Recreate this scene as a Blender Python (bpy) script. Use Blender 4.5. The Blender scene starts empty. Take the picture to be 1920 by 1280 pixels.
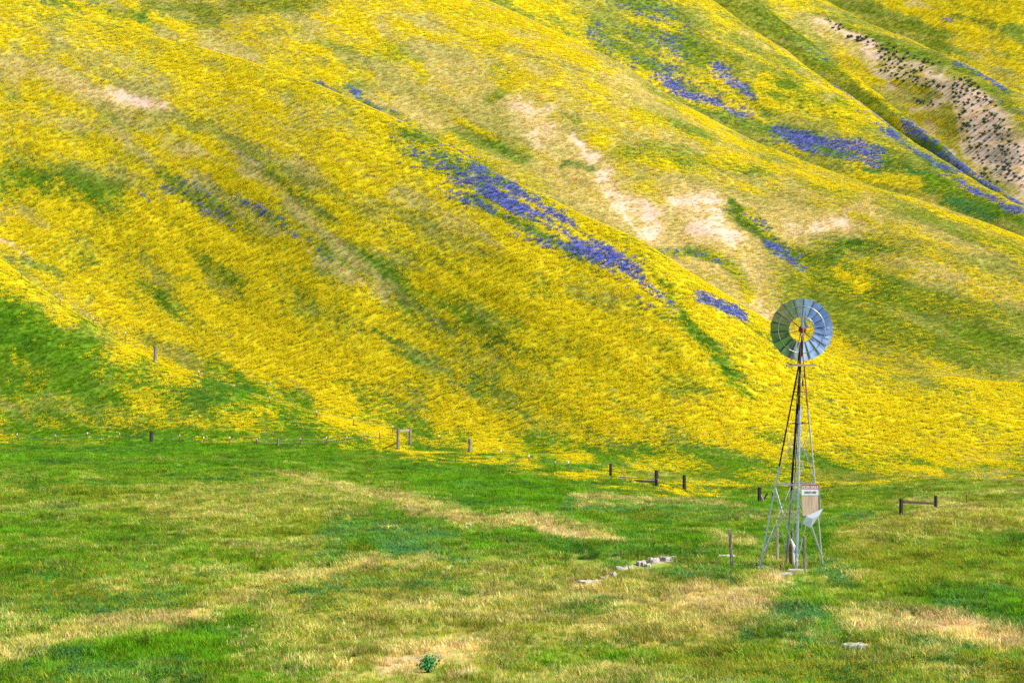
import bpy, bmesh, math, random
import numpy as np
from mathutils import Vector, Matrix
R = math.radians
rng = np.random.default_rng(7)
random.seed(7)
sc = bpy.context.scene
COL = sc.collection
# ------------------------------------------------------------------ camera
F, HC, HV = 4533.0, 8.1, 684.0          # focal length in photo pixels, eye height, pixel row of the horizon
cam = bpy.data.cameras.new('camera')
cam.lens = 85.0; cam.sensor_width = 36.0; cam.shift_y = 44 / 1920
cam.clip_start = 0.5; cam.clip_end = 6000
co = bpy.data.objects.new('camera', cam); COL.objects.link(co)
co.location = (0, 0, HC); co.rotation_euler = (R(90), 0, 0)
sc.camera = co
# ------------------------------------------------------------------ light
SUN_EL, SUN_AZ = 46.0, 112.0            # azimuth clockwise from the viewing direction (+Y)
w = bpy.data.worlds.new('World'); sc.world = w; w.use_nodes = True
nt = w.node_tree; bg = nt.nodes['Background']
sky = nt.nodes.new('ShaderNodeTexSky'); sky.sky_type = 'NISHITA'; sky.sun_disc = False
sky.sun_elevation = R(SUN_EL); sky.sun_rotation = R(SUN_AZ)
sky.altitude = 600
nt.links.new(sky.outputs[0], bg.inputs[0]); bg.inputs[1].default_value = 0.11
sd = bpy.data.lights.new('sun', 'SUN'); sd.energy = 4.6; sd.angle = R(0.5); sd.color = (1.0, 0.95, 0.86)
so = bpy.data.objects.new('sun', sd); COL.objects.link(so)
d = Vector((math.sin(R(SUN_AZ)) * math.cos(R(SUN_EL)), math.cos(R(SUN_AZ)) * math.cos(R(SUN_EL)), math.sin(R(SUN_EL))))
so.rotation_euler = d.to_track_quat('Z', 'Y').to_euler(); so.location = (60, -40, 120)
sc.view_settings.view_transform = 'Standard'; sc.view_settings.look = 'None'
sc.view_settings.exposure = 0.6; sc.view_settings.gamma = 1.0
# ------------------------------------------------------------------ noise
def _h(ix, iy, iz, s):
    n = (ix * 374761393 + iy * 668265263 + iz * 2147483647 + s * 974634777) & 0xffffffff
    n = ((n ^ (n >> 13)) * 1274126177) & 0xffffffff
    n = ((n ^ (n >> 16)) * 2246822519) & 0xffffffff
    return ((n ^ (n >> 15)) & 0xffffff) / float(0xffffff)
def vnoise(x, y, z=None, s=0):
    if z is None: z = np.zeros_like(x)
    fx, fy, fz = np.floor(x), np.floor(y), np.floor(z)
    ix, iy, iz = fx.astype(np.int64), fy.astype(np.int64), fz.astype(np.int64)
    tx, ty, tz = x - fx, y - fy, z - fz
    tx, ty, tz = [t * t * (3 - 2 * t) for t in (tx, ty, tz)]
    r = 0
    for a in (0, 1):
        wa = tx if a else 1 - tx
        for b in (0, 1):
            wb = ty if b else 1 - ty
            for c in (0, 1):
                wc = tz if c else 1 - tz
                r = r + wa * wb * wc * _h(ix + a, iy + b, iz + c, s)
    return r
def fbm(x, y, z=None, s=0, o=3):
    if z is None: z = np.zeros_like(x)
    r, a, t = 0, 1.0, 0
    for k in range(o):
        r = r + a * vnoise(x * 2 ** k + 17.3 * k, y * 2 ** k + 5.1 * k, z * 2 ** k, s + k); t += a; a *= 0.55
    return r / t
# ------------------------------------------------------------------ terrain profile
def curve(pts):
    p = np.array(pts, float)
    U = np.arange(-4200, 6200, 10.0); kr = np.exp(-.5 * (np.arange(-9, 10) * 10 / 26.0) ** 2); kr /= kr.sum()
    T = [np.convolve(np.pad(np.interp(U, p[:, 0], p[:, k]), 9, mode='edge'), kr, 'valid') for k in range(1, p.shape[1])]
    return lambda u: np.stack([np.interp(u, U, t) for t in T])
def zv(v, y): return HC + (HV - v) / F * y
foot = curve([(-4000, 828, 256), (0, 828, 256), (400, 835, 244), (757, 845, 236), (1000, 868, 222), (1150, 885, 212), (1300, 905, 205), (1550, 913, 198), (1750, 903, 200), (1920, 890, 205), (2600, 880, 210), (6000, 880, 210)])
ridA0 = curve([(-4000, -400, 370), (-700, 60, 350), (0, 480, 305), (112, 568, 292), (235, 645, 281), (300, 685, 275), (437, 731, 268), (594, 783, 260), (757, 826, 252), (1000, 848, 238), (1300, 880, 222), (1560, 888, 216), (1750, 882, 216), (1920, 868, 220), (6000, 850, 225)])
gulA0 = curve([(-4000, 14, -3), (0, 12, -2), (300, 10, -1), (437, 8, -.4), (594, 6, .1), (757, 6, .35), (1000, 6, .5), (1920, 6, .2), (6000, 6, .1)])
ridA = curve([(-4000, -700, 460), (-700, -260, 420), (-300, -120, 408), (0, -8, 395), (100, 15, 390), (175, 36, 386), (250, 55, 380), (312, 77, 374), (400, 102, 366), (480, 125, 356), (580, 160, 344), (655, 187, 336), (707, 213, 331), (790, 250, 323), (907, 308, 311), (973, 344, 303), (1030, 376, 298), (1085, 408, 293), (1160, 442, 286), (1222, 472, 281), (1280, 508, 277), (1335, 537, 274), (1397, 578, 271), (1442, 609, 269), (1500, 643, 267), (1560, 676, 265), (1630, 700, 263), (1700, 712, 261), (1920, 722, 258), (6000, 740, 252)])
gulAB = curve([(-4000, 30, -9), (330, 28, -8), (1180, 25, -6), (1420, 18, -3), (1560, 12, -1.2), (1700, 8, -.3), (1920, 6, -.1), (6000, 6, -.1)])
ridB = curve([(-4000, -900, 640), (0, -230, 570), (330, -150, 545), (600, -90, 520), (800, -40, 500), (900, 0, 485), (1000, 42, 468), (1100, 92, 452), (1200, 148, 438), (1280, 192, 428), (1400, 258, 412), (1500, 300, 398), (1600, 336, 382), (1700, 372, 364), (1800, 407, 352), (1920, 445, 340), (2400, 600, 310), (6000, 640, 290)])
gulBC = curve([(-4000, 25, -1), (900, 25, -2), (1100, 30, -7), (1300, 32, -10), (1920, 28, -8), (6000, 25, -6)])
ridC = curve([(-4000, -900, 760), (600, -330, 700), (1000, -170, 640), (1200, -75, 605), (1320, -5, 580), (1440, 77, 556), (1540, 145, 530), (1600, 185, 514), (1665, 235, 496), (1715, 267, 480), (1790, 315, 456), (1860, 355, 430), (1920, 392, 408), (2400, 560, 360), (6000, 620, 330)])
gulC = curve([(-4000, 14, -3), (1320, 15, -5), (1700, 13, -4), (1920, 8, -2.2), (6000, 8, -2)])
ridC2 = curve([(-4000, -950, 820), (1000, -240, 700), (1300, -75, 645), (1440, 22, 616), (1550, 105, 584), (1625, 160, 556), (1700, 220, 524), (1750, 260, 500), (1810, 310, 472), (1860, 345, 452), (1920, 384, 428), (2400, 540, 390), (6000, 600, 360)])
gulD = curve([(-4000, 14, -3), (1440, 14, -4), (1920, 10, -2.5), (6000, 10, -2)])
ridD = curve([(-4000, -980, 900), (1000, -300, 800), (1300, -120, 735), (1547, 0, 690), (1615, 45, 660), (1690, 70, 636), (1740, 92, 618), (1810, 122, 588), (1880, 162, 560), (1920, 182, 540), (2400, 380, 500), (6000, 500, 480)])
gulE = curve([(-4000, 30, -8), (1400, 36, -9), (1920, 40, -12), (6000, 40, -12)])
ridE = curve([(-4000, -1100, 1150), (1400, -420, 980), (1920, -230, 900), (2600, -160, 860), (6000, -100, 800)])
UC = np.concatenate([np.arange(-3600, -800, 60), np.arange(-800, -160, 10), np.arange(-160, 2080, 2.5), np.arange(2080, 2720, 10), np.arange(2720, 5600, 60)]).astype(float)
YR = np.exp(np.arange(math.log(6.0), math.log(45.0), 0.03)); YR = np.concatenate([YR, np.exp(np.arange(math.log(45.0), math.log(1250.0), 0.0029))])
def pchip_cols(X, Z, Y):
    # X, Z: (n, cols) knots for each column; Y: rows -> (rows, cols), monotone cubic
    n = X.shape[0]
    h = np.diff(X, axis=0); dl = np.diff(Z, axis=0) / h
    m = np.zeros_like(Z)
    same = dl[:-1] * dl[1:] > 0
    w1 = 2 * h[1:] + h[:-1]; w2 = h[1:] + 2 * h[:-1]
    with np.errstate(all='ignore'):
        hm = (w1 + w2) / (w1 / dl[:-1] + w2 / dl[1:])
    m[1:-1] = np.where(same, hm, 0)
    m[-1] = dl[-1]
    out = np.zeros((len(Y), X.shape[1]))
    for k in range(n - 1):
        t = (Y[:, None] - X[k]) / h[k]
        s = (t >= 0) & ((t < 1) | (k == n - 2))
        t = np.clip(t, 0, 1)
        t2, t3 = t * t, t * t * t
        v = (2 * t3 - 3 * t2 + 1) * Z[k] + (t3 - 2 * t2 + t) * h[k] * m[k] + (-2 * t3 + 3 * t2) * Z[k + 1] + (t3 - t2) * h[k] * m[k + 1]
        out = np.where(s, v, out)
    return out
def build_table():
    U = UC
    fv, fy = foot(U); fz = zv(fv, fy)
    X, Z, L = [np.full_like(U, 1.0), fy * .5, fy], [0 * U, 0 * U, fz], []
    L.append(fy.copy())
    for rid, gul, nm in ((ridA0, gulA0, 'A0'), (ridA, gulAB, 'A'), (ridB, gulBC, 'B'), (ridC, gulC, 'C'), (ridC2, gulD, 'C2'), (ridD, gulE, 'D')):
        v, y = rid(U); dy, dz = gul(U)
        zr = zv(v, y)
        y0, z0 = X[-1], Z[-1]
        if nm in ('A', 'B', 'C', 'D'):      # shoulder keeps the face fairly straight up to a rounded crest
            X.append(y0 + (y - y0) * .86); Z.append(z0 + (zr - z0) * .90)
        X += [y, y + dy]; Z += [zr, zr + dz]
        L.append((y + dy).copy())
    v, y = ridE(U); X += [y, y + 250]; Z += [zv(v, y), zv(v, y) - 40]
    X, Z = np.array(X), np.array(Z)
    return pchip_cols(X, Z, YR), np.array(L)
ZB, LAYY = build_table()
# soften kinks across azimuth
def smooth_u(A, n):
    k = np.hanning(2 * n + 3)[1:-1]; k /= k.sum()
    P = np.pad(A, ((0, 0), (n, n)), mode='edge')
    return sum(k[i] * P[:, i:i + A.shape[1]] for i in range(2 * n + 1))
ZB = smooth_u(ZB, 4)
def samp(A, u, y):
    ui = np.interp(u, UC, np.arange(len(UC))); yi = np.interp(y, YR, np.arange(len(YR)))
    u0 = np.clip(ui.astype(int), 0, len(UC) - 2); y0 = np.clip(yi.astype(int), 0, len(YR) - 2)
    fu, fy = ui - u0, yi - y0
    return (A[y0, u0] * (1 - fu) + A[y0, u0 + 1] * fu) * (1 - fy) + (A[y0 + 1, u0] * (1 - fu) + A[y0 + 1, u0 + 1] * fu) * fy
def sst(a, b, x):
    t = np.clip((x - a) / (b - a), 0, 1); return t * t * (3 - 2 * t)
def relief(x, y):
    u = 960 + F * x / y
    foot_y = np.interp(u, UC, LAYY[0])
    hill = sst(0, 40, y - foot_y)
    # little ribs and terracettes running down the slopes
    zb = samp(ZB, u, y); a = x * .85 - zb * .55; b = x * .52 + zb * .85
    r = hill * (0.9 * (fbm(a / 26, b / 9, y / 60, s=3) - .5) * 2 + 0.4 * (fbm(a / 11, b / 3.5, y / 50, s=9, o=2) - .5) * 2)
    r += hill * 0.25 * (fbm((x * .85 - zb * .55) / 22, (x * .52 + zb * .85) / 2.4, y / 80, s=21, o=2) - .5) * 2
    val = 1 - hill
    r += val * (0.45 * (fbm(x / 12, y / 15, s=5) - .5) * 2 + 0.16 * (fbm(x / 2.6, y / 4, s=6) - .5) * 2) * sst(20, 60, y)
    # swell of ground right of the windmill, with the hollow behind it
    crest = 116 + (u - 1540) * .082
    m = sst(1560, 1760, u) * val
    r += m * (0.5 * np.exp(-((y - crest + 12) / 12) ** 2) - 0.25 * np.exp(-((y - crest - 14) / 9) ** 2))
    # hollow with the overgrown channel left of the windmill
    xs, ys = (1085 - 960) / F * 102, 101.5
    r -= 0.75 * np.exp(-((x - xs - .5) / 2.2) ** 2 - ((y - ys) / 2.2) ** 2)
    r += 0.35 * np.exp(-((x - xs - 1) / 3.5) ** 2 - ((y - 98.0) / 1.6) ** 2)
    # faint worn track curving through the meadow
    flat = np.exp(-((x - 11.2) / 3.0) ** 2 - ((y - 96) / 3.5) ** 2)
    return r * (1 - flat)
def height(x, y):
    x = np.asarray(x, float); y = np.asarray(y, float)
    return samp(ZB, 960 + F * x / y, y) + relief(x, y)
def h1(x, y): return float(height(np.array([x]), np.array([y]))[0])
GX = (UC[None, :] - 960) / F * YR[:, None]; GY = np.repeat(YR[:, None], len(UC), 1)
GZ = ZB + relief(GX, GY)
GV = HV - F * (GZ - HC) / GY
# visibility horizon (smallest v met so far, going outwards)
VMIN = np.minimum.accumulate(GV, axis=0); VPREV = np.vstack([np.full((1, len(UC)), 9999.), VMIN[:-1]])
# ------------------------------------------------------------------ ground cover
# base grounds: 0 green, 1 olive, 2 straw, 3 soil, 4 teal weeds, 5 dark green ; then yellow, purple, orange
NB = 9
def mix(**k):
    n = dict(g=0, o=1, s=2, b=3, t=4, d=5, Y=6, P=7, R=8); v = np.zeros(NB)
    for a, b in k.items(): v[n[a]] = b
    return v
K = {
 'Y': mix(o=.45, s=.15, g=.4, Y=.86), 'Ys': mix(o=.3, s=.7, Y=.72), 'y': mix(o=.8, g=.2, Y=.6), 'yl': mix(o=.5, g=.5, Y=.3),
 'gy': mix(g=.8, o=.2, Y=.22), 'ygr': mix(g=.5, o=.5, Y=.52), 'g': mix(g=.95, o=.05, Y=.02), 'gd': mix(g=.4, d=.6, Y=.06),
 'dgo': mix(d=.35, o=.65, Y=.08), 'ol': mix(o=.9, s=.1, Y=.08), 'olg': mix(o=.65, g=.35, Y=.1), 'oly': mix(o=.75, s=.25, Y=.34),
 'som': mix(s=.55, o=.4, g=.05, Y=.29), 'olm': mix(o=.65, g=.15, s=.2, Y=.22),
 'gol': mix(s=.75, o=.25, Y=.74), 'lim': mix(g=.6, o=.4, Y=.62),
 's': mix(s=.88, o=.12, Y=.1), 'sy': mix(s=.72, o=.28, Y=.42), 'rs': mix(s=.6, b=.4, Y=.05), 'b': mix(b=1., Y=.02),
 'sv': mix(s=.6, o=.4, Y=0), 'sg': mix(s=.3, o=.6, g=.1, Y=0), 't': mix(t=.65, g=.2, d=.15, Y=.01), 'tg': mix(t=.28, g=.47, d=.1, o=.15, Y=.0),
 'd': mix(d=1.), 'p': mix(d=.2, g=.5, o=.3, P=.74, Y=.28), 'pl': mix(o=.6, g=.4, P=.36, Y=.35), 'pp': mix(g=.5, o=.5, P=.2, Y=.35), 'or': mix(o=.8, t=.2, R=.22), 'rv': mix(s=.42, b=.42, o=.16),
}
LAYN = ['V', 'A0', 'A', 'B', 'C', 'C2', 'D', 'E']
DEF = dict(V='g', A0='gy', A='Y', B='som', C='olm', C2='dgo', D='olm', E='Y')
PT = []
def P(layer, kind, st, wd, *pts): PT.append((layer, kind, st, wd, np.array(pts, float)))
# --- valley meadow
P('V', 'olg', .75, 60, (-100, 940), (300, 930), (600, 930), (700, 900))
P('V', 'olg', .8, 55, (100, 990), (400, 1000), (620, 1000))
P('V', 'd', .35, 22, (40, 905), (120, 960), (60, 1010))
P('V', 'g', .6, 40, (200, 880), (600, 880), (900, 920))
P('V', 'sg', .7, 40, (300, 960), (560, 940), (660, 960))
P('V', 'g', .75, 45, (-50, 1020), (150, 1040), (330, 1030))
P('V', 'olg', .7, 60, (-50, 1130), (250, 1110), (480, 1070), (600, 1010))
P('V', 'tg', .6, 24, (0, 1140), (180, 1150), (330, 1120))
P('V', 'g', .7, 40, (0, 1250), (160, 1230), (330, 1200), (400, 1230))
P('V', 'tg', .6, 26, (60, 1230), (180, 1270), (350, 1260))
P('V', 'sg', .85, 80, (780, 1100), (1000, 1120), (1300, 1110), (1420, 1120))
P('V', 'sg', .85, 80, (560, 1180), (800, 1190), (1100, 1180), (1300, 1190))
P('V', 'sg', .7, 60, (650, 1260), (1000, 1270), (1300, 1260))
P('V', 'sg', .6, 40, (450, 1210), (620, 1150), (800, 1110))
P('V', 'sv', .95, 17, (-60, 1235), (0, 1228), (100, 1200), (180, 1182), (280, 1174), (360, 1158), (440, 1122), (540, 1092), (640, 1075), (720, 1056), (790, 1044))
P('V', 'rs', .7, 6, (262, 1172), (300, 1175), (350, 1160))
P('V', 'sv', .8, 9, (600, 905), (700, 928), (760, 940))
P('V', 'sv', .9, 17, (730, 935), (830, 960), (900, 980), (990, 975), (1080, 1000), (1150, 1012))
P('V', 'sv', .75, 6, (520, 885), (600, 908), (640, 918))
P('V', 'rs', .9, 10, (985, 975), (1040, 995), (1090, 1008))
P('V', 'b', .8, 5, (1010, 998), (1070, 1005), (1100, 1010))
P('V', 'b', .9, 4, (872, 988), (890, 983), (905, 979))
P('V', 'sv', .8, 12, (640, 1070), (760, 1050), (840, 1048))
P('V', 'tg', .95, 26, (640, 1000), (720, 990), (820, 1010), (760, 1030))
P('V', 't', .7, 12, (700, 1020), (780, 1025))
P('V', 'g', .8, 14, (880, 1000), (960, 1010), (900, 1020))
P('V', 'tg', .8, 14, (640, 1050), (600, 1060))
P('V', 'tg', .85, 15, (1060, 955), (1200, 950), (1350, 965), (1420, 975))
P('V', 'g', .7, 12, (1370, 985), (1440, 980))
P('V', 'tg', .8, 15, (830, 1050), (870, 1060))
P('V', 'g', .8, 12, (1020, 1035), (1150, 1040), (1330, 1035), (1370, 1045))
P('V', 'd', .9, 6, (1030, 1037), (1110, 1042))  # dark weed green that also paints the shade into the hollow
P('V', 'tg', .9, 12, (1130, 1055), (1160, 1068))
P('V', 'tg', .8, 13, (1230, 1075), (1330, 1070), (1400, 1085))
P('V', 'd', .6, 6, (1380, 1068), (1425, 1062))
P('V', 'sv', .7, 9, (1330, 1010), (1400, 1015))
P('V', 'b', .95, 3.5, (1080, 1096), (1130, 1094))
P('V', 'b', .9, 4, (1140, 1082), (1180, 1066))
P('V', 'b', .8, 3, (1190, 1058), (1265, 1049))
P('V', 'b', .7, 2, (1330, 1047), (1385, 1046))
P('V', 'tg', .85, 14, (560, 1110), (700, 1095), (880, 1100))
P('V', 'or', .7, 12, (650, 1085), (780, 1080), (880, 1085))
P('V', 'rv', .85, 20, (720, 1240), (800, 1230), (900, 1215))
P('V', 'b', .55, 7, (840, 1265), (880, 1255))
P('V', 'g', .8, 20, (1010, 1240), (1120, 1225), (1220, 1235))
P('V', 'tg', .6, 16, (1060, 1150), (1150, 1140))
P('V', 'rv', .95, 26, (1290, 1120), (1370, 1125), (1450, 1150))
P('V', 'rv', .85, 20, (1270, 1135), (1360, 1130), (1450, 1150))
P('V', 'sv', .7, 14, (1250, 1170), (1400, 1180))
P('V', 'tg', .95, 12, (1500, 1112), (1570, 1102))
P('V', 'g', .8, 12, (1490, 1110), (1560, 1115))
P('V', 't', .7, 16, (1470, 1160), (1530, 1155), (1560, 1170))
P('V', 'tg', .9, 18, (1400, 1195), (1500, 1185), (1560, 1200), (1500, 1215))
P('V', 'rv', .95, 24, (1600, 1170), (1760, 1175), (1900, 1200))
P('V', 'rv', .9, 20, (1590, 1165), (1700, 1160), (1820, 1185), (1960, 1200))
P('V', 'tg', .85, 8, (1690, 1212), (1760, 1218), (1830, 1222))
P('V', 'b', .9, 2.5, (1574, 1213), (1640, 1216))
P('V', 'olg', .9, 50, (1590, 1080), (1750, 1060), (1920, 1060))
P('V', 'ol', .85, 34, (1600, 1010), (1750, 985), (1950, 965))
P('V', 'sg', .6, 20, (1620, 1000), (1760, 970), (1950, 950))
P('V', 'tg', .6, 22, (1760, 1130), (1900, 1110))
P('V', 'olg', .8, 40, (1580, 1120), (1700, 1120))
P('V', 'tg', .85, 15, (1520, 1060), (1580, 1080), (1600, 1100))
P('V', 'or', .9, 30, (1250, 1275), (1500, 1262), (1950, 1262))
P('V', 'or', .35, 50, (0, 1160), (300, 1090), (560, 1110), (800, 1120))
P('V', 'olg', .7, 30, (1250, 1240), (1450, 1235))
P('V', 'olg', .8, 22, (1560, 935), (1750, 935), (1950, 920))
P('V', 'ol', .7, 16, (1500, 900), (1700, 905), (1950, 895))
P('V', 'g', .7, 12, (1560, 955), (1680, 945))
P('V', 'tg', .8, 9, (1545, 985), (1640, 975))
P('V', 'olg', .8, 22, (1150, 885), (1350, 905), (1450, 915))
P('V', 'sv', .8, 9, (1090, 940), (1200, 940), (1400, 950))
P('V', 'y', .9, 8, (700, 838), (760, 848), (800, 850))
P('V', 'y', .8, 7, (800, 850), (880, 855), (960, 872), (1020, 880))
P('V', 'yl', .9, 13, (1060, 895), (1130, 905), (1240, 922), (1340, 925))
P('V', 'y', .7, 6, (1230, 922), (1280, 930))
P('V', 'yl', .6, 14, (1350, 910), (1500, 915), (1540, 930))
P('V', 'd', .5, 5, (840, 862), (900, 868), (990, 885))
P('V', 'b', .85, 6, (1440, 1080), (1475, 1080))
P('V', 'b', .9, 5, (1450, 1092), (1490, 1092))
P('V', 'rv', .7, 8, (1400, 1100), (1440, 1120))
P('V', 'yl', .85, 10, (770, 862), (900, 872), (1020, 888), (1150, 902), (1300, 915), (1420, 922))
P('V', 'yl', .8, 9, (1480, 905), (1650, 905), (1780, 898), (1950, 890))
P('V', 'yl', .6, 8, (-40, 826), (200, 830))
# --- small spur at the left, with the climbing fence
P('A0', 'y', .6, 10, (-40, 505), (60, 560), (160, 625), (240, 672))
P('A0', 'y', .45, 9, (215, 670), (290, 700), (340, 715), (400, 735))
P('A0', 'g', .75, 28, (-40, 610), (60, 620), (150, 660), (190, 700))
P('A0', 'g', .7, 22, (180, 700), (300, 745), (420, 765))
P('A0', 'yl', .7, 24, (0, 700), (140, 710), (300, 735))
P('A0', 'gd', .6, 16, (0, 640), (60, 650))
P('A0', 'y', .5, 11, (150, 745), (300, 760), (420, 775), (500, 790))
P('A0', 'oly', .6, 14, (0, 755), (200, 770), (420, 790))
P('A0', 'yl', .9, 9, (40, 785), (120, 795), (220, 792), (330, 805), (430, 808), (560, 812))
P('A0', 'g', .9, 9, (-40, 805), (100, 812), (300, 820), (520, 822))
P('A0', 'g', .8, 12, (460, 740), (540, 775), (600, 795))
P('A0', 'y', .8, 6, (600, 790), (680, 812), (760, 822))
P('A0', 'y', .7, 10, (760, 828), (900, 840), (1100, 862))
P('A0', 'yl', .6, 12, (1150, 850), (1350, 870))
P('A0', 'yl', .85, 14, (1050, 878), (1250, 880), (1450, 890))
P('A0', 'Y', .8, 8, (1630, 860), (1700, 872), (1760, 884))
P('A0', 'ol', .8, 18, (1500, 900), (1800, 900), (1950, 880))
P('A0', 'gy', .8, 30, (120, 735), (350, 770), (560, 800))
P('A0', 'yl', .6, 6, (200, 790), (330, 803), (500, 810))
# --- main slope
P('A', 'gol', .75, 70, (-80, 60), (150, 120), (400, 190), (620, 260))
P('A', 'gol', .6, 50, (-80, 230), (150, 290), (330, 350))
P('A', 'lim', .6, 70, (100, 400), (300, 480), (480, 590), (700, 700))
P('A', 'lim', .75, 60, (700, 480), (900, 560), (1100, 640), (1300, 740))
P('A', 'lim', .5, 30, (900, 740), (1150, 800), (1350, 820))
P('A', 'Y', .6, 40, (560, 560), (700, 640), (900, 720), (1150, 790), (1450, 800))
P('A', 'ol', .9, 18, (-40, 490), (60, 520), (130, 570), (210, 620), (300, 660), (420, 712))
P('A', 'sg', .7, 12, (0, 470), (80, 500), (160, 560))
P('A', 'rs', .9, 8, (-40, 430), (20, 452), (60, 480))
P('A', 'b', .8, 4, (-20, 440), (25, 455), (55, 462))
P('A', 't', .6, 4, (20, 437), (55, 447))
P('A', 'tg', .6, 8, (50, 480), (110, 520))
P('A', 's', .75, 18, (-40, 395), (30, 405), (70, 420))
P('A', 'ygr', .9, 34, (-40, 345), (80, 345), (200, 370), (330, 430))
P('A', 'gy', .6, 22, (0, 340), (60, 350), (150, 370))
P('A', 'y', .6, 40, (200, 430), (330, 480), (420, 540))
P('A', 'ygr', .75, 14, (240, 520), (300, 570), (360, 620), (420, 680))
P('A', 'gd', .6, 7, (290, 560), (330, 600))
P('A', 'gy', .85, 22, (430, 710), (520, 750), (620, 775), (700, 800))
P('A', 'g', .7, 10, (400, 690), (480, 720), (560, 760))
P('A', 'gy', .8, 10, (560, 690), (660, 730), (720, 760))
P('A', 'ygr', .8, 18, (640, 720), (720, 750), (800, 780))
P('A', 'gy', .92, 28, (440, 715), (560, 765), (690, 805), (780, 830))
P('A', 'gy', .85, 26, (540, 782), (700, 800), (900, 832), (1100, 852), (1350, 870), (1600, 880), (1950, 868))
P('A', 'g', .6, 10, (430, 722), (560, 785), (700, 812))
P('A', 'gy', .75, 16, (1370, 800), (1440, 830))
P('A', 'g', .6, 14, (400, 715), (520, 760), (640, 795))
P('A', 'sy', .9, 34, (-60, 105), (60, 145), (160, 180), (300, 215))
P('A', 's', .75, 16, (30, 120), (120, 165), (200, 190))
P('A', 's', .85, 20, (40, 125), (140, 170), (260, 200), (330, 215))
P('A', 's', .8, 12, (-60, 205), (60, 222), (170, 255), (250, 285))
P('A', 's', .8, 12, (480, 330), (560, 395), (640, 460), (740, 540), (820, 600))
P('A', 'ol', .7, 8, (300, 320), (400, 370), (500, 420))
P('A', 'rs', .9, 16, (150, 172), (210, 185), (270, 198), (310, 208))
P('A', 'b', .95, 9, (205, 165), (240, 180), (300, 198))
P('A', 'b', .5, 3, (230, 195), (275, 197))
P('A', 'sy', .85, 22, (-60, 205), (60, 225), (180, 255), (300, 300), (400, 330))
P('A', 's', .7, 14, (230, 230), (320, 275), (400, 300), (470, 320))
P('A', 's', .8, 13, (300, 270), (370, 290), (430, 320), (500, 345))
P('A', 'b', .6, 5, (410, 272), (470, 300), (490, 312))
P('A', 'Y', .7, 14, (60, 235), (200, 280), (300, 330), (420, 390))
P('A', 'oly', .8, 12, (260, 215), (370, 240), (470, 270), (540, 300))
P('A', 'tg', .5, 7, (330, 215), (400, 232))
P('A', 'dgo', .8, 10, (500, 330), (560, 370), (610, 405), (650, 425))
P('A', 'oly', .9, 26, (560, 330), (680, 370), (800, 420), (900, 470))
P('A', 'sy', .8, 22, (640, 300), (760, 350), (880, 410), (960, 470))
P('A', 'rs', .7, 7, (735, 360), (780, 382))
P('A', 's', .6, 12, (560, 300), (620, 330))
P('A', 's', .7, 12, (840, 410), (880, 430), (930, 465))
P('A', 'sy', .85, 15, (500, 400), (570, 460), (650, 515), (720, 560))
P('A', 's', .7, 9, (600, 470), (660, 510), (720, 550))
P('A', 'oly', .75, 12, (650, 430), (740, 480), (830, 530))
P('A', 'rs', .4, 5, (700, 465), (770, 495))
P('A', 'dgo', .6, 14, (700, 430), (800, 480), (900, 560))
P('A', 'ygr', .75, 40, (780, 560), (900, 600), (1040, 660))
P('A', 'dgo', .55, 10, (860, 610), (940, 640), (1000, 665))
P('A', 'ygr', .6, 22, (1000, 540), (1080, 570), (1180, 600))
P('A', 'oly', .7, 16, (930, 480), (1040, 520), (1120, 555), (1200, 600))
P('A', 'y', .5, 30, (1150, 640), (1300, 700), (1400, 760))
P('A', 'ygr', .6, 18, (1190, 590), (1260, 660), (1330, 740))
P('A', 'gd', .5, 6, (740, 655), (790, 678))
P('A', 'dgo', .5, 5, (700, 620), (760, 650), (840, 700))
P('A', 'y', .5, 30, (700, 700), (830, 730))
P('A', 'p', .95, 4, (252, 360), (275, 372))
P('A', 'p', 1., 9, (322, 355), (345, 372), (370, 392), (410, 402))
P('A', 'p', 1., 5, (335, 365), (360, 385), (395, 400))
P('A', 'pl', .7, 10, (315, 350), (370, 370), (420, 410))
P('A', 'pp', .9, 8, (300, 315), (380, 350), (430, 370), (500, 410), (580, 450), (620, 480))
P('A', 'p', .8, 4.5, (440, 378), (490, 395), (530, 415), (560, 440))
P('A', 'pp', .8, 24, (740, 260), (830, 315), (900, 350), (960, 390))
P('A', 'gy', .8, 16, (860, 345), (960, 400), (1080, 455), (1180, 510))
P('A', 'p', .85, 9, (840, 345), (900, 372), (960, 402), (1010, 425))
P('A', 'p', .9, 11, (890, 330), (960, 368), (1040, 410), (1120, 450), (1180, 488))
P('A', 'p', .9, 6, (1010, 420), (1080, 450), (1140, 490), (1200, 515))
P('A', 'p', .95, 12, (860, 345), (960, 390), (1060, 440), (1150, 492))
P('A', 'p', .7, 6, (1120, 480), (1190, 520), (1250, 560))
P('A', 'p', .6, 6, (960, 410), (1010, 430), (1050, 450))
P('A', 'pp', .8, 14, (960, 430), (1060, 480), (1180, 540), (1250, 600))
P('A', 'Y', .8, 5, (1000, 410), (1080, 445), (1170, 500), (1230, 540))
P('A', 'Y', .8, 6, (1090, 415), (1160, 450), (1200, 470))
P('A', 'gd', .9, 11, (1185, 462), (1225, 500), (1255, 540), (1275, 580))
P('A', 'gy', .9, 24, (1215, 500), (1270, 570), (1320, 640), (1360, 700), (1400, 745))
P('A', 'gd', .7, 8, (1250, 560), (1290, 600), (1330, 660), (1370, 710))
P('A', 'y', .7, 7, (1290, 530), (1350, 580), (1400, 640))
P('A', 'p', .9, 5, (1308, 548), (1350, 568), (1395, 592))
P('A', 'pl', .7, 5, (1390, 595), (1430, 625), (1460, 650))
P('A', 'gy', .6, 12, (1380, 640), (1420, 690), (1450, 740))
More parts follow.
